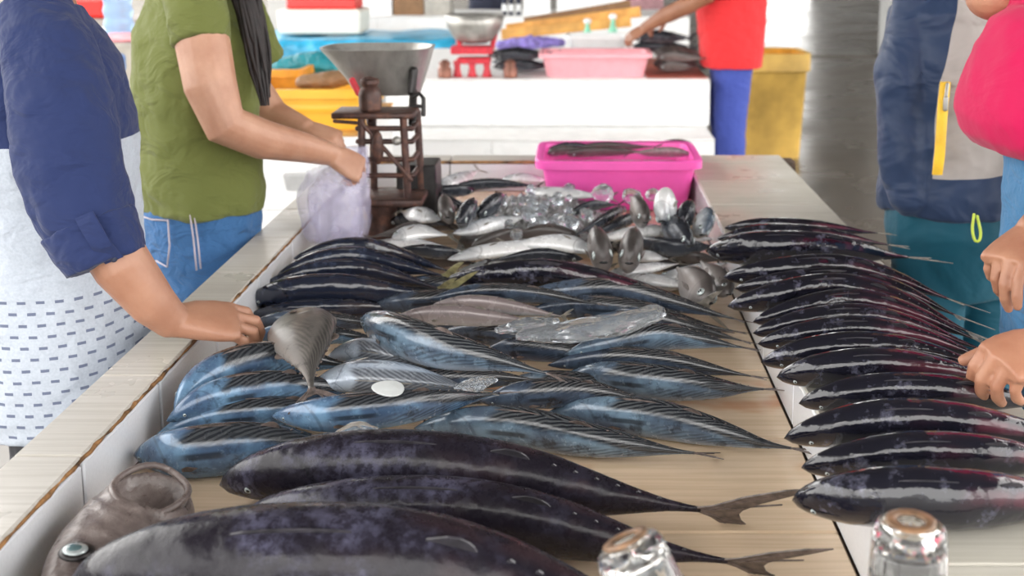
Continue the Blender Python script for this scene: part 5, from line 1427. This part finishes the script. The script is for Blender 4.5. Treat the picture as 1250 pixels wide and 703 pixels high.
# red scale with grey bowl
rs0 = U(577, 97, dF+.15)
rsc = empty('red_scale', (rs0.x, rs0.y, zA)); tag(rsc, 'red painted balance scale with a grey bowl on the far counter', 'scale')
kk = (dF+.15)/FPX
def R_(x, y): return V((U(x, y, dF+.15).x, rs0.y, U(x, y, dF+.15).z))
MB().box((R_(577, 60).x, rs0.y, R_(577, 60).z), (50*kk, .14, 9*kk)).build('beam_plate', M['redpaint'], rsc, smooth=False, bevel=.006)
MB().box((R_(579, 73).x, rs0.y, R_(577, 73).z), (40*kk, .12, 7*kk)).build('lower_plate', M['redpaint'], rsc, smooth=False, bevel=.006)
for x in (559, 577, 595):
    MB().lathe([(.028, 0), (.022, .02), (.016, .05), (.022, .08), (.015, R_(577, 73).z-zA)], (R_(x, 97).x, rs0.y-.03, zA+.001), (0, 0, 1), 16).build('leg', M['redpaint'], rsc)
for x0, x1 in ((563, 558), (601, 606)): MB().tube([R_(x0, 58), R_(x1, 36)], .014, 10).build('bowl_arm', M['redpaint'], rsc)
zbw = R_(577, 52).z
MB().lathe([(.06, 0), (.11, .02), (.15, .09), (.165, R_(577, 17).z-zbw), (.158, R_(577, 17).z-zbw), (.14, .09), (.10, .03)], (R_(580, 50).x, rs0.y+.02, zbw), (0, 0, 1), 32, True).build('bowl', M['zinc'], rsc)
for x, m_, lb in ((543, 'copper', 'brown weight at the left foot of the red scale'), (623, 'copper', 'copper coloured weight left of the pale pink tub')):
    q0 = U(x, 97, dF+.08); h = .085
    w_ = empty('brass_weight', (q0.x, q0.y, zA)); tag(w_, lb, 'weight', 'weights on the far counter')
    MB().lathe([(.036, 0), (.038, .01), (.037, h*.6), (.026, h*.7), (.030, h*.8), (.030, h)], (q0.x, q0.y, zA+.001), (0, 0, 1), 20).build('body', M[m_], w_)
    MB().lathe([(.018, 0), (.02, .008), (.012, .014)], (q0.x, q0.y, zA+h), (0, 0, 1), 16).build('knob', M[m_], w_)
q0 = U(828, 97, dF)
tag(MB().box((q0.x, yA+.6, zA+.002), (U(866, 97, dF).x-U(792, 97, dF).x, 1.1, .004)).build('red_sheet', M['redmat'], None, smooth=False, org=(q0.x, yA+.6, zA)), 'red sheet under the grey fish at the right end of the far counter', 'sheet')
# fish heaps on the far counter
random.seed(5)
def far_fish(label, x0, x1, y, d, a_, kd, grp, z):
    p0 = V((U(x0, 97, d).x, U(x0, 97, d).y, z)); p1 = V((U(x1, 97, d).x, U(x1, 97, d).y+random.uniform(-.05, .05), z))
    fish_world(kd, label, [p0, p0.lerp(p1, .35)+V((0, .01, .01)), p0.lerp(p1, .7)+V((0, -.01, .004)), p1], a_, math.radians(30), grp, nseg=12, nring=20)
for i in range(7):
    far_fish('dark fish in the heap between the red scale and the pale pink tub', 598+random.uniform(-4, 8), 668+random.uniform(-6, 10), 0, dF+.25+.09*(i % 4), .034, 'darkscad', 'dark fish left of the pale pink tub', zA+.041+.055*(i//4))
for i in range(8):
    far_fish('grey fish in the heap between the pale pink tub and the man in red', 800+random.uniform(-4, 6), 858+random.uniform(-8, 4), 0, dF+.22+.10*(i % 4), .034, 'greyscad', 'grey fish right of the pale pink tub', zA+.041+.055*(i//4))
for i in range(6):
    far_fish('dark glossy fish under the hand of the man in red', 772+random.uniform(-4, 6), 842+random.uniform(-8, 4), 0, dF+.75+.10*(i % 3), .034, 'darkscad', 'fish under the hand of the man in red', zA+.036+.06*(i//3+1))
# tray and bag behind them
q0 = U(727, 52, dF+.95)
tub('white_tray', 'long white tray behind the pale pink tub', q0.x, yA+.95, yA+1.25, U(690, 52, dF+.95).x, U(768, 52, dF+.95).x, zA+.01, U(727, 44, dF+.95).z, M['white'], 'tray', .8, .015)
bagblob('purple_bag', 'purple and white plastic bag left of the long white tray', [U(612, 55, dF+.9), U(645, 52, dF+.9), U(684, 52, dF+.9)], [.04, .06, .035], M['purple'], 'bag', .7, .2)
for x, y, lb in ((717, 34, 'green bottle with a white cap left of its twin above the long white tray'), (748, 28, 'green bottle with a white cap right of its twin above the long white tray')):
    q0 = U(x, 44, dF+1.35); zt2 = U(x, y-12, dF+1.35).z
    bo_ = empty('green_bottle', (q0.x, q0.y, zA)); tag(bo_, lb, 'bottle', 'green bottles on the far counter')
    h = zt2-zA
    MB().lathe([(.026, 0), (.028, .01), (.028, h*.6), (.014, h*.75), (.014, h*.85)], (q0.x, q0.y, zA), (0, 0, 1), 18).build('bottle_body', M['greenp'], bo_)
    MB().ell((q0.x, q0.y, zA+h*.92), (.026, .026, h*.08)).build('cap', M['white'], bo_)
# yellow wooden boards leaning in a fan
for i, (x0, y0, x1, y1, m_) in enumerate(((612, 42, 770, 26, 'orangewood'), (618, 36, 782, 14, 'orangewood'), (640, 28, 770, 6, 'brown'))):
    a_, b_ = U(x0, y0, dF+1.55+.06*i), U(x1, y1, dF+1.55+.06*i); c_ = (a_+b_)/2
    ang = math.atan2(b_.z-a_.z, b_.x-a_.x)
    o_ = MB().box(c_, ((b_-a_).length, .025, .07), M=Matrix.Rotation(-ang, 3, 'Y')).build('wooden_board', M[m_], None, smooth=False, bevel=.004, org=c_)
    tag(o_, ('front yellow board of the slanting stack behind the white tray', 'middle yellow board of the slanting stack behind the white tray', 'rear brown board of the slanting stack behind the white tray')[i], 'board', 'slanting boards on the far counter')
# second far counter behind it all
dG = 9.6
zg = U(700, 20, dG).z; yg = U(700, 20, dG).y
counter('rear_counter', 'pale counter at the very back carrying white boxes', U(440, 20, dG).x, U(842, 20, dG).x, yg, yg+1.0, zg, (0.2, .6), mat='far_tile', topmat='plaster', tz=[(zg-.4, zg-.012), (0, zg-.4)])
for x0, x1, h, m_, nm, lb in ((441, 482, .25, 'white', 'white_box', 'white box on the rear counter above the blue tarpaulin'), (484, 520, .2, 'brown', 'brown_box', 'brown box on the rear counter between white boxes'),
                              (521, 552, .18, 'stone', 'stone_box', 'beige box on the rear counter left of the grey bowl'), (640, 672, .2, 'white', 'white_box', 'small white box on the rear counter above the purple bag'),
                              (680, 762, .24, 'white', 'white_box', 'wide white box on the rear counter above the yellow boards')):
    a_, b_ = U(x0, 20, dG+.3), U(x1, 20, dG+.3)
    rt_ = empty(nm, ((a_.x+b_.x)/2, a_.y, zg)); tag(rt_, lb, 'box', 'boxes on the rear counter')
    MB().box(((a_.x+b_.x)/2, a_.y, zg+h/2), (b_.x-a_.x, .3, h)).build('carton', M[m_], rt_, smooth=False, bevel=.006)
    MB().box(((a_.x+b_.x)/2, a_.y, zg+h+.008), ((b_.x-a_.x)*1.03, .31, .03)).build('lid', M[m_], rt_, smooth=False, bevel=.006)
for i, x in enumerate((616, 624, 633)):
    q0 = U(x, 18, dG+.15); r0 = empty('dark_bottle', (q0.x, q0.y, zg)); tag(r0, ('left', 'middle', 'right')[i]+' dark bottle of three on the rear counter', 'bottle', 'dark bottles on the rear counter')
    MB().lathe([(.018, 0), (.02, .01), (.02, .13), (.008, .17), (.008, .2)], (q0.x, q0.y, zg+.001), (0, 0, 1), 14).build('bottle_body', M['dan'], r0)
    MB().lathe([(.0205, .03), (.0205, .09)], (q0.x, q0.y, zg+.001), (0, 0, 1), 14).build('paper_band', M['white'], r0)
# people sitting at the rear, only partly in view
p5 = U(593, 10, 10.9)
person('person in dark clothes with a red lap seen between the far boxes', (p5.x, p5.y), -math.pi/2, .95, 'skin_d', arms=[], shirt='dan', trousers='shirt_red', voxel=.012, hem=.80)
p6 = U(788, 10, 10.9)
person('person in dusty pink seen far behind the hand of the man in red', (p6.x, p6.y), -math.pi/2, .98, 'skin_d', arms=[], shirt='pinkcloth', trousers='pinkcloth', voxel=.012, hem=.80)
# ------------------------------------------------ yellow bin
db = 8.3
b0 = U(946, 205, db)
bz = U(946, 64, db).z
by_ = U(946, 205, db).y+.28
bn = empty('yellow_bin', (b0.x, by_, 0)); tag(bn, 'tall yellow plastic bin on the wet floor behind the man in red', 'bin')
hx = .30
bxc = U(987, 80, db).x-hx
def ring(s, z, o=0): return (V((bxc, by_, z)), V((hx*s+o, 0, 0)), V((0, .28*s+o, 0)))
MB().loft([ring(.86, 0.002), ring(.97, bz-.12), ring(.99, bz-.11), ring(1, bz), ring(.95, bz), ring(.82, .03)], 44, 6.0).build('body', M['binyellow'], bn, auto=.6)
MB().loft([ring(.985, bz-.13), ring(1, bz-.12, .012), ring(1, bz, .012), ring(1, bz)], 44, 6.0, False).build('rim', M['binyellow'], bn, auto=.6)
MB().loft([ring(.945, bz-.112), ring(.94, bz-.01, -.004)], 44, 6.0, False).build('lining', M['bin_in'], bn, auto=.6)
